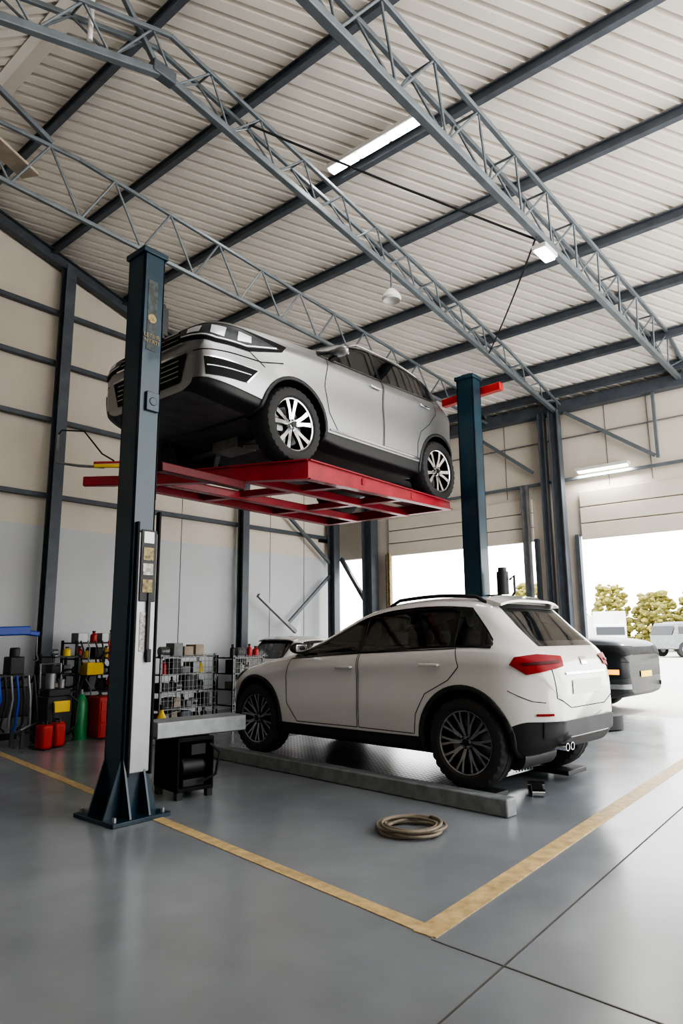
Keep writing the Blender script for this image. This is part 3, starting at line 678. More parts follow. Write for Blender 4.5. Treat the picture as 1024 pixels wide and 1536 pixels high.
B=dict(label='silver suv with black lower trim raised on red lift platform',loc=(7.20,5.42,2.97),rot=math.pi,WB=2.6,r=.385,tw=.125,half=.93,fc=.4,under=1,sz=.12,
 paint=M['silver'],style='five',rim=M['chrome'],rim2=M['alud'],wsx=1.66,rwx=-.26,rg='glassk',fg='glassk',
 top=[(3.68,1.00),(3.66,1.10),(3.60,1.18),(3.42,1.24),(2.9,1.29),(2.30,1.33),(1.92,1.52),(1.58,1.68),(1.2,1.75),(.6,1.76),(.1,1.72),(-.15,1.66),(-.3,1.46),(-.45,1.25),(-.54,1.14),(-.60,1.0),(-.62,.9)],
 belt=[(3.68,.95),(3.63,1.07),(3.46,1.15),(2.8,1.19),(2.2,1.22),(1,1.25),(0,1.28),(-.3,1.22),(-.5,1.08),(-.62,.86)],
 bot=[(3.68,.52),(3.45,.46),(3.15,.42),(2.9,.40),(2.3,.30),(1.8,.25),(0,.24),(-.35,.32),(-.62,.48)],
 wid=[(3.68,.70),(3.66,.77),(3.58,.84),(3.35,.90),(2.8,.93),(1,.93),(.1,.93),(-.3,.89),(-.48,.78),(-.57,.68),(-.62,.55)],
 wtop=[(3.68,.66),(3.4,.78),(2.9,.82),(2.3,.84),(1.9,.79),(1.5,.735),(.6,.72),(0,.70),(-.2,.66),(-.62,.5)],
 clad=[(3.68,.60),(3.1,.52),(2.2,.40),(.5,.40),(-.3,.48),(-.62,.58)],
 band=(-.24,2.24),qp=.30,aw=.075,
 doors=[('front_door',[(1.19,.46),(1.96,.44),(2.12,.62),(2.18,.9),(2.13,1.21),(1.19,1.25)]),('rear_door',[(1.17,.46),(1.17,1.25),(.12,1.28),(.08,1.10),(.22,.94),(.42,.80),(.50,.64),(.50,.46)])],
 handles=[(1.34,1.10),(.36,1.13)],hm=M['chrome'],
 wins=[(1.22,2.18,0),(.20,1.15,0),(-.19,.14,.24)],
 ws=[(-.70,1.35),(.70,1.35),(.60,1.63),(-.60,1.63)],rw=[(-.56,1.27),(.56,1.27),(.50,1.56),(-.50,1.56)],
 patches=[('headlight',[(-.46,1.00),(-.1,.94),(.18,.94),(.48,1.05),(.52,1.12),(.1,1.14),(-.46,1.12)],'FL',.012,M['matblack'],True,'dark headlight housing'),
   ('headlight_lens',[(-.43,1.02),(-.1,.965),(.16,.965),(.45,1.06),(.1,1.12),(-.43,1.10)],'FL',.018,M['lens'],True,'clear headlight lens'),
   ('headlight_reflector',[(-.36,1.045),(-.24,1.025),(-.22,1.085),(-.35,1.09)],'FL',.024,M['drl'],True,'bright reflector'),
   ('headlight_reflector',[(-.15,1.01),(-.04,1.0),(-.02,1.085),(-.14,1.09)],'FL',.024,M['drl'],True,'bright reflector'),
   ('headlight_reflector',[(.07,1.0),(.19,1.02),(.19,1.075),(.08,1.085)],'FL',.024,M['drl'],True,'bright reflector'),
   ('upper_grille',[(-.50,.98),(.50,.98),(.54,1.11),(-.54,1.11)],'F',.010,M['matblack'],False),
   ('lower_grille',[(-.50,.60),(.50,.60),(.60,.86),(-.60,.86)],'F',.010,M['matblack'],False),
   ('fog_recess',[(-.18,.63),(.16,.63),(.26,.77),(-.20,.79)],'FL',.012,M['matblack'],True),
   ('emblem',rect(-.06,.06,1.02,1.09),'F',.02,M['chrome'],False,'chrome badge'),
   ('tail_light',[(-.16,1.02),(-.16,1.14),(.2,1.14),(.2,1.02)],'BL',.012,M['tail'],True)],
 ribbons=[('grille_bar',[(-.50,z_),(.50,z_)],.012,'F',.02,M['alum'],False) for z_ in(.66,.71,.76,.81)]+[('grille_bar',[(-.48,z_),(.48,z_)],.010,'F',.02,M['alum'],False) for z_ in(1.02,1.07)]+[
   ('chrome_strip',[(-.60,.87),(.60,.87)],.022,'F',.02,M['chrome'],False),('chrome_strip',[(-.54,.97),(.54,.97)],.016,'F',.02,M['chrome'],False),
   ('daytime_strip',[(-.42,1.03),(-.1,.978),(.15,.978),(.42,1.06)],.012,'FL',.024,M['drl'],True),
   ('fog_bar',[(-.17,.71),(.20,.71)],.010,'FL',.018,M['alum'],True),
   ('fog_surround',[(-.20,.795),(.27,.775),(.17,.63)],.012,'FL',.016,M['chrome'],True),('bumper_crease',[(-.3,.86),(.3,.88),(.5,.95)],.010,'FL',.003,M['matblack'],True),
   ('hood_seam',[(2.35,.78),(2.9,.77),(3.46,.66)],.007,'T',.003,M['matblack'],True),
   ('bumper_seam',[(3.02,.84),(3.2,.94),(3.3,.98)],.007,'L',.003,M['matblack'],True),
   ('side_chrome_strip',[(2.1,.445),(.48,.445)],.022,'L',.012,M['chrome'],True),('window_chrome',[(2.2,1.225),(1,1.252),(0,1.283)],.012,'L',.008,M['chrome'],True)],
 mirror=(2.0,1.27),rail=(1.45,-.05,.62),railm=M['chrome'])
build_car(B)
Cc=dict(A); Cc.update(label='small white hatchback with red tail light parked by wall',loc=(8.65,8.75,0),rot=0.02,scale=.85,rail=None); build_car(Cc)
Dd=dict(B); Dd.update(label='black suv with amber indicators parked at open doorway',loc=(12.70,7.46,0),rot=math.radians(-93),paint=M['darkcar'],rim=M['alum'],under=0,scale=.98,rail=None,hm=M['black'],
 bot=[(3.68,.34),(3.45,.26),(3.0,.24),(2.6,.22),(0,.22),(-.35,.3),(-.62,.42)],
 patches=[p_ for p_ in B['patches'] if p_[0] in('headlight','upper_grille','tail_light')]+[('indicator_lamp',[(-.10,.66),(.24,.66),(.24,.74),(-.10,.74)],'FL',.014,M['amber'],True,'glowing amber indicator'),('front_plate',rect(-.25,.25,.60,.70),'F',.014,M['yel'],False,'yellow registration plate'),('bumper_trim',[(-.30,.42),(.3,.42),(.3,.50),(-.30,.50)],'FL',.014,M['galv'],True,'pale bumper trim')],
 ribbons=[r_ for r_ in B['ribbons'] if r_[0] in('hood_seam','bumper_crease')]); build_car(Dd)
# ------------------------------------------------------------------ lift posts
def post(loc,hgt,w,d,rot):
    e=thing('lift_post','dark navy steel car lift post with base plate','lift post',loc,rot)
    b=MB(); t=.02
    b.box((-d/2+t/2,0,hgt/2),(t,w,hgt)); b.box((0,-w/2+t/2,hgt/2),(d,t,hgt)); b.box((0,w/2-t/2,hgt/2),(d,t,hgt))
    b.box((d/2-t/2,-w/2+.035,hgt/2),(t,.07,hgt)); b.box((d/2-t/2,w/2-.035,hgt/2),(t,.07,hgt))
    b.build('post_column',M['navy'],e,bev=.006)
    b=MB(); b.box((0,0,hgt+.02),(d+.04,w+.04,.05)); b.box((0,0,hgt+.06),(d*.6,w*.6,.04)); b.build('post_cap',M['navy'],e,bev=.008)
    b=MB(); b.box((0,0,.015),(d+.28,w+.30,.03)); b.build('base_plate',M['navy'],e,bev=.004)
    for sx_,sy_ in((1,1),(1,-1),(-1,1),(-1,-1)):
        b=MB(); y=sy_*(w/2-.015)
        b.prism([(sx_*d/2,.03),(sx_*(d/2+.12),.03),(sx_*d/2,.42)],lambda x,z:Vector((x,y-.008,z)),lambda x,z:Vector((x,y+.008,z))); b.build('gusset',M['navy'],e)
        b=MB(); x=sx_*(d/2-.02)
        b.prism([(sy_*w/2,.03),(sy_*(w/2+.12),.03),(sy_*w/2,.42)],lambda q,z:Vector((x-.008,q,z)),lambda q,z:Vector((x+.008,q,z))); b.build('gusset',M['navy'],e)
        b=MB(); b.cyl((sx_*(d/2+.10),sy_*(w/2+.10),.03),(sx_*(d/2+.10),sy_*(w/2+.10),.06),.016,n=6); b.build('anchor_bolt',M['galv'],e)
    return e
pw,pd=.24,.20
pL=post((3.03,4.76,0),4.5,pw,pd,0)
b=MB(); b.box((.05,0,2.75),(.16,.17,.7)); b.build('lift_carriage',M['black'],pL,bev=.01)
b=MB(); b.box((.15,-.03,3.98),(.09,.07,.26)); b.cyl((.15,-.03,3.82),(.15,-.03,4.14),.03); b.build('pulley_bracket',M['black'],pL,bev=.01)
fy=-pw/2
b=MB(); b.box((.035,fy-.012,1.22),(.17,.025,1.8)); b.build('cover_panel',M['panel'],pL,bev=.008)
MB().box((.130,fy-.01,1.3),(.022,.045,2.0)).build('cover_edge',M['matblack'],pL,bev=.006)
MB().box((-.06,fy-.012,1.25),(.022,.035,1.9)).build('cover_edge',M['matblack'],pL,bev=.006)
b=MB(); b.box((.035,fy-.03,1.86),(.14,.012,.56)); b.build('backing_plate',M['black'],pL,bev=.004)
b=MB(); b.box((.05,fy-.035,1.40),(.03,.025,.5)); b.box((.06,fy-.04,1.17),(.04,.03,.1)); b.build('switch_strip',M['black'],pL,bev=.005)
for z,h_,m in((2.08,.09,'plastic'),(1.95,.10,'stickery'),(1.83,.09,'sticker'),(1.70,.10,'stickery'),(1.35,.3,'sticker')):
    b=MB(); b.box((.03,fy-.038 if z>1.6 else fy-.027,z),(.09,.004,h_)); b.build('sticker',M[m],pL)
b=MB(); b.box((-.01,fy-.002,3.95),(.09,.004,.62));b.build('worn_label',M['worn'],pL)
b=MB(); b.lathe([(0,.0001),(0,.04),(.004,.04),(.004,.0001)],20,'y',(-.01,fy-.008,3.92)); b.build('round_sticker',M['stickery'],pL)
b=MB(); b.box((.02,fy-.01,3.2),(.12,.03,.16)); b.cyl((.02,fy-.03,3.2),(.02,fy-.02,3.2),.035,n=16); b.build('service_plate',M['navy'],pL,bev=.006)
def text(s,size,mtx,m,par):
    cu=D.curves.new('txt','FONT'); cu.body=s; cu.size=size; cu.extrude=.001; cu.align_x='CENTER'; cu.align_y='CENTER'
    o=D.objects.new('txt',cu); C.scene.collection.objects.link(o); C.view_layer.update()
    me=D.meshes.new_from_object(o.evaluated_get(C.evaluated_depsgraph_get())); D.objects.remove(o)
    me.materials.clear(); me.materials.append(m); o=D.objects.new('lettering',me); C.scene.collection.objects.link(o); o.parent=par; o.matrix_local=mtx; return o
Rf=Matrix.Rotation(math.radians(90),4,'X')
text('LETINE\nNTATI',.05,Matrix.Translation((-.005,fy-.006,3.74))@Rf,M['stickery'],pL)
pR=post((7.36,4.14,0),4.5,.235,.20,0)
b=MB(); b.beam((.2,-.36,4.40),(.2,.50,4.36),.1,.1); b.build('red_crossbar',M['redp'],pR,bev=.01); 
b=MB(); b.box((.13,0,4.38),(.1,.1,.08)); b.build('crossbar_bracket',M['navy'],pR,bev=.005)
b=MB(); b.box((.04,.0,2.75),(.16,.16,.6)); b.build('lift_carriage',M['black'],pR,bev=.01)
b=MB(); b.cyl((.12,-.28,1.78),(.12,-.28,2.05),.07,n=20); b.box((.12,-.26,1.7),(.14,.2,.12)); b.cyl((.12,-.28,2.05),(.12,-.28,2.1),.05); b.beam((.08,-.1,1.75),(.1,-.26,1.75),.06,.06); b.tube([(.14,-.36,1.95),(.14,-.42,2.0),(.14,-.42,1.8),(.14,-.34,1.7)],.015); b.build('hydraulic_power_unit',M['black'],pR,bev=.006)
# ------------------------------------------------------------------ platform
e=thing('lift_platform','red painted steel lift platform carrying a raised car','lift platform',(5.6,5.4,2.75))
def pl(p,z=0): return Vector((p[0]-5.6,p[1]-5.4,.22+z))
fn=(4.60,4.34); ff=(3.78,6.30); rn=(7.34,4.46); rf=(7.13,6.35)
def chan(p0,p1,h0,h1,w,name='side_channel'):
    b=MB(); a=pl(p0);c=pl(p1); d=(c-a).normalized(); n2=Vector((-d.y,d.x,0))
    def blk(o0,o1,z0a,z1a,z0c,z1c):
        vs=[]
        for q,zz0,zz1 in((a,z0a,z1a),(c,z0c,z1c)):
            for s,z in((o0,zz1),(o1,zz1),(o1,zz0),(o0,zz0)): vs.append(q+n2*s+Vector((0,0,z)))
        b.add(vs,[(0,1,2,3),(7,6,5,4),(0,4,5,1),(1,5,6,2),(2,6,7,3),(3,7,4,0)])
    blk(0,.02,-h0,0,-h1,0); blk(-.03,w,-.015,.0,-.015,.0); blk(-.03,w,-h0,-h0+.015,-h1,-h1+.015)
    return b.build(name,M['red'],e,bev=.003)
chan(fn,rn,.2,.11,.06); chan(ff,fn,.10,.2,.06,'front_channel'); chan(rf,ff,.12,.1,.06); chan(rn,rf,.11,.12,.06,'rear_channel')
def deck(poly):
    b=MB(); b.prism(poly,lambda x,y:Vector((x-5.6,y-5.4,.20)),lambda x,y:Vector((x-5.6,y-5.4,.212))); return b.build('runway_deck',M['reddark'],e)
deck([(4.58,4.38),(7.34,4.49),(7.28,5.0),(4.36,4.98)]); deck([(4.02,5.9),(7.18,5.9),(7.13,6.32),(3.86,6.26)])
for t in (.33,.68):
    p0=Vector(fn).lerp(Vector(rn),t); p1=Vector(ff).lerp(Vector(rf),t)
    b=MB(); b.beam(pl(p0,-.07),pl(p1,-.07),.1,.07); b.build('cross_member',M['red'],e,bev=.004)
b=MB(); b.beam(pl((4.34,5.1),-.09),pl((7.3,5.1),-.08),.09,.08); b.build('inner_rail',M['red'],e,bev=.004)
b=MB(); b.beam(pl((4.05,5.82),-.09),pl((7.2,5.85),-.08),.09,.08); b.build('inner_rail',M['red'],e,bev=.004)
b=MB(); b.prism([(3.78,6.22),(3.80,6.36),(3.57,6.60),(3.53,6.56)],lambda x,y:Vector((x-5.6,y-5.4,.12)),lambda x,y:Vector((x-5.6,y-5.4,.22))); b.build('platform_tip',M['red'],e,bev=.01)
b=MB(); b.beam(pl((3.22,4.76),-.26),pl((4.35,5.0),-.20),.10,.08); b.build('support_arm',M['reddark'],e,bev=.01)
# ------------------------------------------------------------------ ramp under lower car
hd=Vector((.0785,.996)); rt=Vector((.996,-.0785)); base=Vector((4.76,2.5))
def rp(a,bq,z): q=base+rt*a+hd*bq; return Vector((q.x,q.y,z))
e=thing('drive_on_ramp','low grey steel ramp with black perforated deck under car','ramp',(base.x,base.y,0))
def rb(a0,a1,b0,b1,z0,z1,name,m,bev=.006):
    bb=MB(); vs=[rp(a,bq,z)-Vector((base.x,base.y,0)) for z in(z0,z1) for a,bq in((a0,b0),(a1,b0),(a1,b1),(a0,b1))]
    bb.add(vs,[(3,2,1,0),(4,5,6,7),(0,1,5,4),(1,2,6,5),(2,3,7,6),(3,0,4,7)]); return bb.build(name,M[m],e,bev=bev)
rb(-.02,.11,0,3.85,0,.13,'ramp_kerb','kerb',.012); rb(1.75,1.87,.65,3.85,0,.11,'ramp_kerb','kerb',.012)
m=D.materials.new('perforated_deck'); m.use_nodes=True; nt=m.node_tree; bs=nt.nodes['Principled BSDF']
tc=nt.nodes.new('ShaderNodeTexCoord'); vo=nt.nodes.new('ShaderNodeTexVoronoi'); vo.inputs['Scale'].default_value=20; vo.inputs['Randomness'].default_value=0
nt.links.new(tc.outputs['Object'],vo.inputs['Vector']); rm=nt.nodes.new('ShaderNodeValToRGB'); nt.links.new(vo.outputs['Distance'],rm.inputs[0])
rm.color_ramp.elements[0].color=(.01,.01,.01,1); rm.color_ramp.elements[0].position=.3; rm.color_ramp.elements[1].color=(.6,.63,.68,1); rm.color_ramp.elements[1].position=.36
nt.links.new(rm.outputs[0],bs.inputs['Base Color']); bs.inputs['Metallic'].default_value=.8; bs.inputs['Roughness'].default_value=.3
M['perf']=m
rb(.11,1.75,.6,3.8,.075,.1,'perforated_deck','perf',0); rb(.11,.40,.25,.6,.06,.1,'wheel_pad','black'); rb(1.4,1.75,.25,.6,.06,.1,'wheel_pad','black')
e=thing('floor_jack','small chrome and black jack under rear of car','jack',(5.66,2.70,0),.5)
MB().box((0,0,.03),(.28,.10,.04)).build('jack_body',M['black'],e,bev=.01); MB().cyl((-.16,-.05,.03),(-.16,.05,.03),.03).build('caster',M['chrome'],e); MB().cyl((.16,-.07,.03),(.16,.07,.03),.03).build('caster',M['chrome'],e)
e=thing('hose_coil','coiled tan rubber hose lying on concrete floor','hose',(4.05,2.86,0))
pts=[]
for i in range(260):
    t=i/260*2*math.pi*6; rr=.20+.035*math.sin(i*.11)+.012*math.sin(i*.37); pts.append((rr*math.cos(t)+.01*math.sin(i*.05),rr*math.sin(t)*.95,.012+.008*(i/44)+.003*math.sin(t*1.5)))
pts+=[(.26,.05,.02),(.28,.11,.013)]
MB().tube(pts,.0105,8).build('hose',M['hose'],e)
# ------------------------------------------------------------------ power unit cart near post
e=thing('hydraulic_cart','grey metal channel beam on compact open black box','equipment cart',(3.76,5.0,0),math.radians(-8))
b=MB(); b.box((0,.12,.27),(.34,.18,.40)); b.box((0,0,.075),(.34,.40,.03)); b.box((0,0,.465),(.34,.40,.03)); b.box((-.16,0,.27),(.02,.40,.42)); b.box((.16,0,.27),(.02,.40,.42)); b.build('machine_box',M['matblack'],e,bev=.006)
b=MB(); b.cyl((-.1,-.1,.24),(.1,-.1,.24),.07,n=20); b.cyl((.1,-.1,.24),(.13,-.1,.24),.045,n=20); b.box((0,-.1,.12),(.2,.14,.06)); b.box((.04,-.12,.38),(.14,.1,.09)); b.build('pump_motor',M['black'],e,bev=.005)
b=MB(); b.tube([(.13,-.2,.42),(.19,-.26,.35),(.16,-.25,.18),(.05,-.2,.12)],.012); b.build('pump_hose',M['black'],e)
for sx_ in(-.14,.14):
    for sy_ in(-.17,.17):
        b=MB(); b.box((sx_,sy_,.03),(.05,.05,.06)); b.build('foot',M['black'],e)
b=MB(); b.box((.10,0,.50),(.86,.26,.03)); b.box((.10,-.13,.555),(.86,.02,.13)); b.box((.10,.13,.555),(.86,.02,.13)); b.box((.52,0,.555),(.02,.26,.13)); b.box((-.32,0,.555),(.02,.26,.13)); b.box((.10,0,.61),(.84,.24,.02)); b.build('metal_beam',M['galv'],e,bev=.006)
# ------------------------------------------------------------------ background clutter
def bottle(x,y,z,r_,h,m,parent=None,lab='bottle of workshop fluid'):
    e=thing('bottle',lab,'bottle',(x,y,z)); b=MB(); b.lathe([(0,.0001),(0,r_),(h*.65,r_),(h*.8,r_*.4),(h*.88,r_*.4)],14,'z'); b.build('bottle_body',M[m],e)
    b=MB(); b.cyl((0,0,h*.86),(0,0,h),r_*.5,n=12); b.build('bottle_cap',M['black'],e); return e
def rack(x,y,w_,d_,h_,lv,lab,m='black',wire=False):
    e=thing('storage_rack',lab,'shelf',(x,y,0))
    for a in(-1,1):
        for c in(-1,1): MB().box((a*(w_/2-.015),c*(d_/2-.015),h_/2),(.03,.03,h_)).build('rack_upright',M[m],e)
    for i in range(lv):
        z=.12+(h_-.16)*i/(lv-1); b=MB(); b.box((0,0,z),(w_,d_,.02)); b.build('rack_shelf',M[m],e)
    if wire:
        b=MB()
        for i in range(15): xx=-w_/2+w_*i/14; b.cyl((xx,-d_/2,.1),(xx,-d_/2,h_),.004,n=6)
        for i in range(12): zz=.12+(h_-.14)*i/11; b.cyl((-w_/2,-d_/2,zz),(w_/2,-d_/2,zz),.004,n=6)
        b.build('wire_front',M['galv'],e)
    return [.13+(h_-.16)*i/(lv-1) for i in range(lv)]
def crate(x,y,z,s,m,lab='small plastic parts crate',name='parts_crate',rot=0):
    b=MB(); a,c,h=s; t=.01
    b.box((x,y,z+t/2),(a,c,t))
    for q in(-1,1): b.box((x+q*(a/2-t/2),y,z+h/2),(t,c,h)); b.box((x,y+q*(c/2-t/2),z+h/2),(a,t,h))
    b.box((x,y,z+h*.55),(a*.8,c*.7,h*.3),1)
    o=tag(b.build(name,[M[m],M['galv']],bev=.003),lab,'crate'); o.rotation_euler=(0,0,rot); return o
def motor(x,y,z,s,m='black',lab='small electric motor with finned housing'):
    e=thing('electric_motor',lab,'motor',(x,y,z)); b=MB()
    for i in range(7): b.cyl((-.08*s+i*.024*s,0,.09*s),(-.068*s+i*.024*s,0,.09*s),.085*s,n=18)
    b.cyl((-.09*s,0,.09*s),(.08*s,0,.09*s),.07*s,n=18); b.build('motor_housing',M[m],e)
    MB().cyl((.08*s,0,.09*s),(.11*s,0,.09*s),.018*s).build('shaft',M['chrome'],e)
    MB().box((0,0,.01*s),(.16*s,.14*s,.02*s)).build('foot_plate',M[m],e); return e
def coil(x,y,z,R_,m):
    pts=[(R_*(1+.12*math.sin(i*.9))*math.cos(i*.35),-.004*i*.35,R_*(1+.1*math.cos(i*.7))*math.sin(i*.35)) for i in range(54)]
    e=thing('cable_coil','coiled cable hanging on rack edge','cable',(x,y,z)); MB().tube(pts,.012,6).build('coil',M[m],e)
def stuffrow(x0,x1,y,z,hmax,dep=.24):
    x=x0
    while x<x1:
        wq=random.uniform(.09,.19); q=random.random()
        if x+wq>x1+.03: break
        if q<.34 and wq>.12: motor(x+wq/2,y-.02,z,wq/.22,random.choice(['black','galv','steel','kerb']))
        elif q<.48: bottle(x+wq/2,y-random.uniform(0,.09),z,min(.05,wq*.4),random.uniform(.12,hmax),random.choice(['black','sticker','redp','blackgl','yel']))
        else: crate(x+wq/2,y-random.uniform(0,.03),z,(wq*.9,dep*random.uniform(.7,1),random.uniform(.07,hmax)),random.choice(['black','galv','black','wood','steel','black','kerb']),rot=random.uniform(-.15,.15))
        x+=wq+.012
def drape(x,y,z,m,sd):
    rr=random.Random(sd); pts=[(x,y,z)]
    for j in range(6): pts.append((x+rr.uniform(-.03,.05)*(j+1)*.4,y-.03-rr.uniform(0,.05),z-.13*(j+1)+rr.uniform(-.03,.03)))
    tag(MB().tube(pts,.012,6).build('hanging_cable',M[m]),'loose cable hanging from rack edge','cable')
zs=rack(5.55,9.5,1.0,.44,1.28,6,'black steel rack crowded with parts')
for z in zs: stuffrow(5.10,6.0,9.47,z,.20)
crate(5.22,9.12,.80,(.26,.18,.17),'yel','bright yellow plastic case on rack','tool_case')
for i in range(9): drape(5.08+i*.11,9.22,1.27,['black','galv','black','blackgl','redp','black','yel','black','galv'][i],i)
coil(5.45,9.1,1.0,.12,'black'); coil(4.78,8.98,.78,.13,'matblack')
zs=rack(4.80,9.25,.40,.4,1.1,5,'narrow black rack full of small tools','black')
for z in zs: stuffrow(4.63,4.96,9.22,z,.18,.2)
zs=rack(6.05,8.2,.95,.42,1.08,5,'chrome wire rack packed with dark bottles','blackgl',True)
for z in zs: stuffrow(5.64,6.5,8.17,z,.2)
zs=rack(6.9,7.9,.6,.4,1.05,5,'second chrome wire rack with dark parts','blackgl',True)
for z in zs: stuffrow(6.66,7.18,7.88,z,.19)
bottle(5.45,7.75,0,.06,.45,'yel',None,'yellow fluid bottle standing on floor'); bottle(5.55,7.5,0,.07,.36,'sticker',None,'pale oil bottle standing on floor'); bottle(5.3,7.9,0,.06,.4,'black',None,'black oil bottle standing on floor')
e=thing('gas_cylinder','green gas cylinder standing on floor','gas cylinder',(4.86,8.72,0)); b=MB(); b.lathe([(0,.0001),(0,.09),(.46,.09),(.54,.05),(.58,.03),(.58,.0001)],24,'z'); b.build('cylinder_body',M['green'],e)
MB().cyl((0,0,.57),(0,0,.64),.02).build('valve',M['galv'],e)
e=thing('tool_chest','large red metal tool chest with drawers','tool chest',(5.16,8.62,0)); MB().box((0,0,.28),(.36,.32,.52)).build('chest_body',M['redp'],e,bev=.012)
for i in range(3):
    d_=MB().box((0,-.165,.13+i*.15),(.32,.015,.13)).build('drawer',M['redp'],e,bev=.004); MB().box((0,-.18,.17+i*.15),(.2,.012,.012)).build('drawer_handle',M['chrome'],d_)
b=MB(); b.tube([(-.1,0,.54),(-.1,0,.60),(.1,0,.60),(.1,0,.54)],.012); b.build('carry_handle',M['black'],e)
e=thing('machine_trolley','bulky black machine trolley with yellow and red parts','tool cart',(4.52,8.80,0))
b=MB(); b.box((0,0,.33),(.34,.34,.5)); b.box((0,0,.62),(.3,.3,.1)); b.build('trolley_body',M['black'],e,bev=.015)
MB().box((.02,-.18,.45),(.22,.02,.14)).build('yellow_panel',M['yel'],e,bev=.006); MB().box((-.03,-.18,.22),(.2,.02,.10)).build('red_panel',M['redp'],e,bev=.006)
b=MB(); b.tube([(-.14,.1,.6),(-.14,.14,.98),(.14,.14,.98),(.14,.1,.6)],.014); b.build('push_handle',M['galv'],e)
b=MB(); b.cyl((-.06,0,.67),(-.06,0,.86),.06,n=18); b.cyl((.09,0,.67),(.09,0,.78),.04,n=14); b.build('filter_canister',M['galv'],e)
for s in(-1,1): MB().cyl((s*.14,-.17,.06),(s*.14,.17,.06),.06,n=18).build('wheel_roller',M['rubber'],e)
b=MB(); b.tube([(.1,-.19,.6),(.2,-.26,.5),(.16,-.28,.2),(.0,-.26,.1),(-.12,-.27,.3),(-.1,-.2,.5)],.014); b.build('coiled_lead',M['black'],e)
for x,y in((4.16,8.28),(4.36,8.36)):
    e=thing('jerry_can','red fuel can standing on workshop floor','fuel can',(x,y,0)); MB().box((0,0,.15),(.14,.2,.28)).build('can_body',M['redp'],e,bev=.03); b=MB(); b.tube([(0,-.06,.28),(0,-.06,.33),(0,.04,.33),(0,.04,.28)],.012); b.build('can_handle',M['black'],e); MB().cyl((0,.08,.28),(0,.09,.32),.022).build('can_cap',M['black'],e)
e=thing('engine_hoist','blue and black engine hoist with long boom','engine hoist',(3.62,9.5,0),0)
b=MB(); b.beam((-.5,0,1.38),(.80,-.1,1.42),.12,.12); b.beam((.5,-.08,1.42),(.93,-.12,1.37),.08,.07); b.build('boom',M['blue'],e,bev=.015)
b=MB(); b.beam((-.3,0,.05),(-.3,0,1.9),.1,.1); b.beam((-.3,0,.5),(.2,-.03,1.36),.06,.06); b.build('mast',M['black'],e,bev=.01)
for s in(-.3,.3):
    b=MB(); b.beam((-.3,s,.08),(.6,s*1.2,.08),.07,.07); b.build('leg',M['black'],e,bev=.01); MB().cyl((.6,s*1.2-.02,.04),(.6,s*1.2+.02,.04),.04).build('caster',M['galv'],e)
MB().beam((-.3,-.3,.09),(-.3,.3,.09),.07,.07).build('cross_bar',M['black'],e)
b=MB(); b.cyl((-.1,-.02,.7),(.1,-.03,1.1),.04); b.build('hydraulic_ram',M['galv'],e)
MB().tube([(.90,-.12,1.36),(.91,-.12,1.1),(.94,-.12,1.03),(.90,-.12,1.0),(.87,-.12,1.04)],.01).build('hook',M['galv'],e)
e=thing('engine_block','black engine assembly with blue hoses on stand','engine',(3.85,8.75,0))
b=MB(); b.box((0,0,.55),(.5,.35,.35)); b.box((0,0,.80),(.4,.22,.16)); b.box((.1,0,.98),(.18,.2,.22)); b.cyl((.1,.0,1.08),(.1,0,1.2),.06,n=16); b.cyl((-.27,0,.5),(-.3,0,.5),.11,n=20); b.cyl((-.27,.1,.66),(-.3,.1,.66),.07,n=20); b.build('engine_body',M['black'],e,bev=.02)
for i in range(7): MB().tube([(-.2+i*.08,-.12,.78+.03*(i%3)),(-.18+i*.07,-.26,.86),(-.15+i*.07,-.28,.6),(-.2+i*.09,-.22,.3-.03*(i%2)),(-.1+i*.05,-.2,.22)],.015).build('intake_pipe',M[['blue','black','galv','blue','black','galv','black'][i]],e)
for sx_ in(-.2,.2):
    for sy_ in(-.14,.14): b=MB(); b.beam((sx_,sy_,0),(sx_,sy_,.38),.04,.04); b.build('stand_leg',M['steel'],e)
e=thing('wall_swing_arm','jointed air hose arm with yellow and red handle','tool arm',(4.8,YG-.4,3.9))
MB().tube([(0,0,.45),(.0,-.1,.5),(.25,-.3,.5),(.45,-.5,.15),(.6,-.6,.05)],.012).build('air_line',M['black'],e)
MB().tube([(0,0,.45),(-.02,-.05,0),(.2,-.3,-.05),(.5,-.5,-.05)],.022).build('arm',M['galv'],e)
MB().beam((.35,-.45,-.05),(.75,-.6,0),.07,.05,0).build('handle',M['yel'],e,bev=.01); MB().beam((.35,-.45,0),(.7,-.6,.05),.05,.03).build('trigger',M['redp'],e,bev=.01)
b=MB(); b.box((11.3,YG-.03,3.43),(.5,.02,.14)); tag(b.build('wall_sign',M['black']),'small dark rectangular sign on cream wall','sign')
b=MB(); b.lathe([(-.09,.2),(-.11,.26),(-.09,.33),(.09,.33),(.11,.26),(.09,.2)],32,'z',(9.9,3.75,.11),closed=True); tag(b.build('spare_tire',M['rubber']),'black spare tyre lying on floor near door','tire')
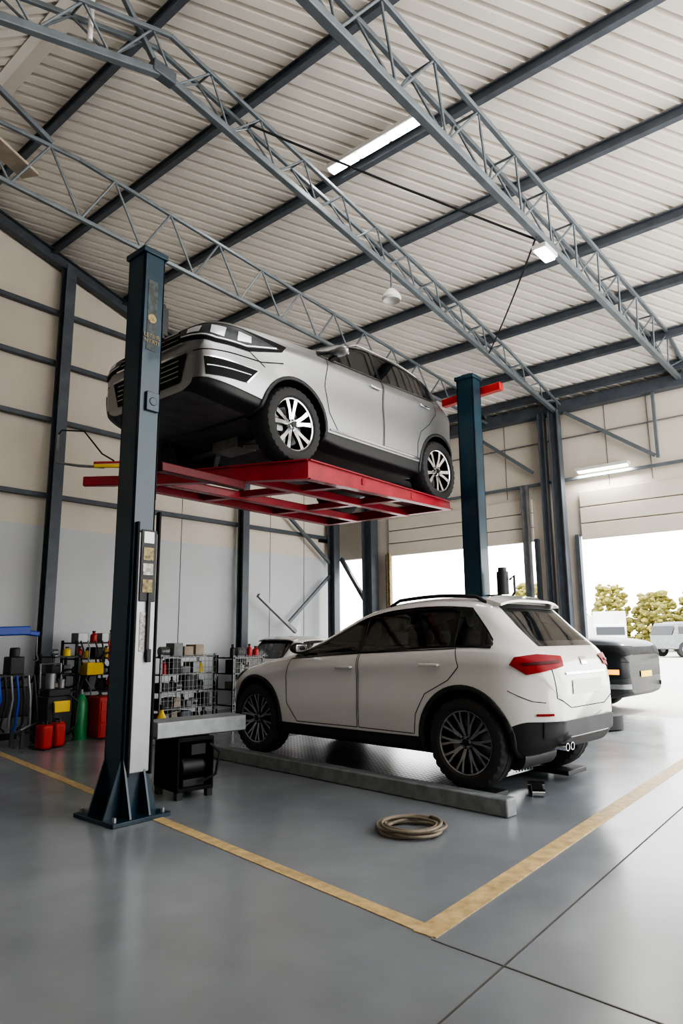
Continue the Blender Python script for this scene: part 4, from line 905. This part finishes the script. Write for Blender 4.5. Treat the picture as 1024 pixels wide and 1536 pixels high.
# ------------------------------------------------------------------ outside
b=MB(); b.box((61.8,5,-.12),(100,140,.2)); tag(b.build('yard_ground',M['ground']),'pale sunlit concrete yard outside','ground',kind='structure')
for i in range(26):
    y=-12+(i//2)*3.5+(i%2)*1.75; x=56+(i%2)*4.5; h=random.uniform(4.9,6.3)
    e=thing('tree','leafy yellow-green tree at edge of yard','tree',(x,y,-.02),group='trees beyond the yard'); MB().cyl((0,0,0),(0,0,h*.5),.2,.1).build('trunk',M['bark'],e)
    b=MB()
    for j in range(210):
        t=random.random(); rr=1.6*math.sin(math.pi*(.36+.46*t)); a=random.uniform(0,6.28); q=random.uniform(.4,1)**.5
        b.ball((rr*q*math.cos(a),rr*q*math.sin(a),h*(.03+.88*t)),random.uniform(.12,.34),1,0,(1,1,.7),.3)
    b.build('foliage',M['leaf'],e,ang=10)
def van(x,y,rot,lab,h=2.5,L=4.6,m='plastic'):
    e=thing('delivery_truck',lab,'truck',(x,y,0),rot)
    MB().box((-.5,0,.55+(h-.55)/2),(L*.62,1.9,h-.55)).build('cargo_box',M[m],e,bev=.04)
    b=MB(); b.prism([(L*.27,.45),(L*.5,.45),(L*.5,1.2),(L*.42,1.9),(L*.27,1.95)],lambda a,z:Vector((a-.3,-.9,z)),lambda a,z:Vector((a-.3,.9,z))); b.build('cab',M[m],e,bev=.04)
    MB().box((L*.5-.38,0,1.5),(.04,1.6,.5),0,Matrix.Rotation(-.35,3,'Y')).build('windshield',M['blackgl'],e)
    for s in(-1,1): MB().box((L*.36-.3,s*.91,1.5),(.5,.02,.4)).build('side_window',M['blackgl'],e,bev=.005)
    MB().box((0,0,.5),(L*.85,1.6,.16)).build('chassis',M['black'],e)
    for ax in(-1.6,1.3):
        for s in(-.8,.8):
            b=MB(); b.cyl((ax,s-.12,.42),(ax,s+.12,.42),.42,n=28); b.cyl((ax,s-.125,.42),(ax,s+.125,.42),.2,n=16,mi=1); b.build('wheel',[M['rubber'],M['galv']],e,bev=.02)
van(44,15.5,math.radians(200),'white box truck parked in bright yard',2.7); van(44,11,math.radians(150),'grey delivery truck parked by trees',2.0,m='kerb'); van(48,20,math.radians(100),'white truck parked at far side of yard',2.6)
e=thing('traffic_barrier','small orange and white barrier standing in yard','barrier',(15.5,3.0,0)); MB().box((0,0,.45),(.9,.06,.25)).build('board',M['orange'],e)
for sx_ in(-.35,.35): MB().box((sx_,0,.3),(.05,.3,.6)).build('barrier_leg',M['plastic'],e)
for o in [o for o in D.objects if o.name.startswith('tmp')]: D.objects.remove(o)
sun=D.lights.new('sun','SUN'); sun.energy=3.0; sun.angle=math.radians(3); sun.color=(1,.93,.82); so=D.objects.new('sun',sun); C.scene.collection.objects.link(so)
so.rotation_euler=Vector((-.75,.35,-.8)).to_track_quat('-Z','Y').to_euler()
C.scene.view_settings.view_transform='AgX'; C.scene.view_settings.look='AgX - High Contrast'; C.scene.view_settings.exposure=.30
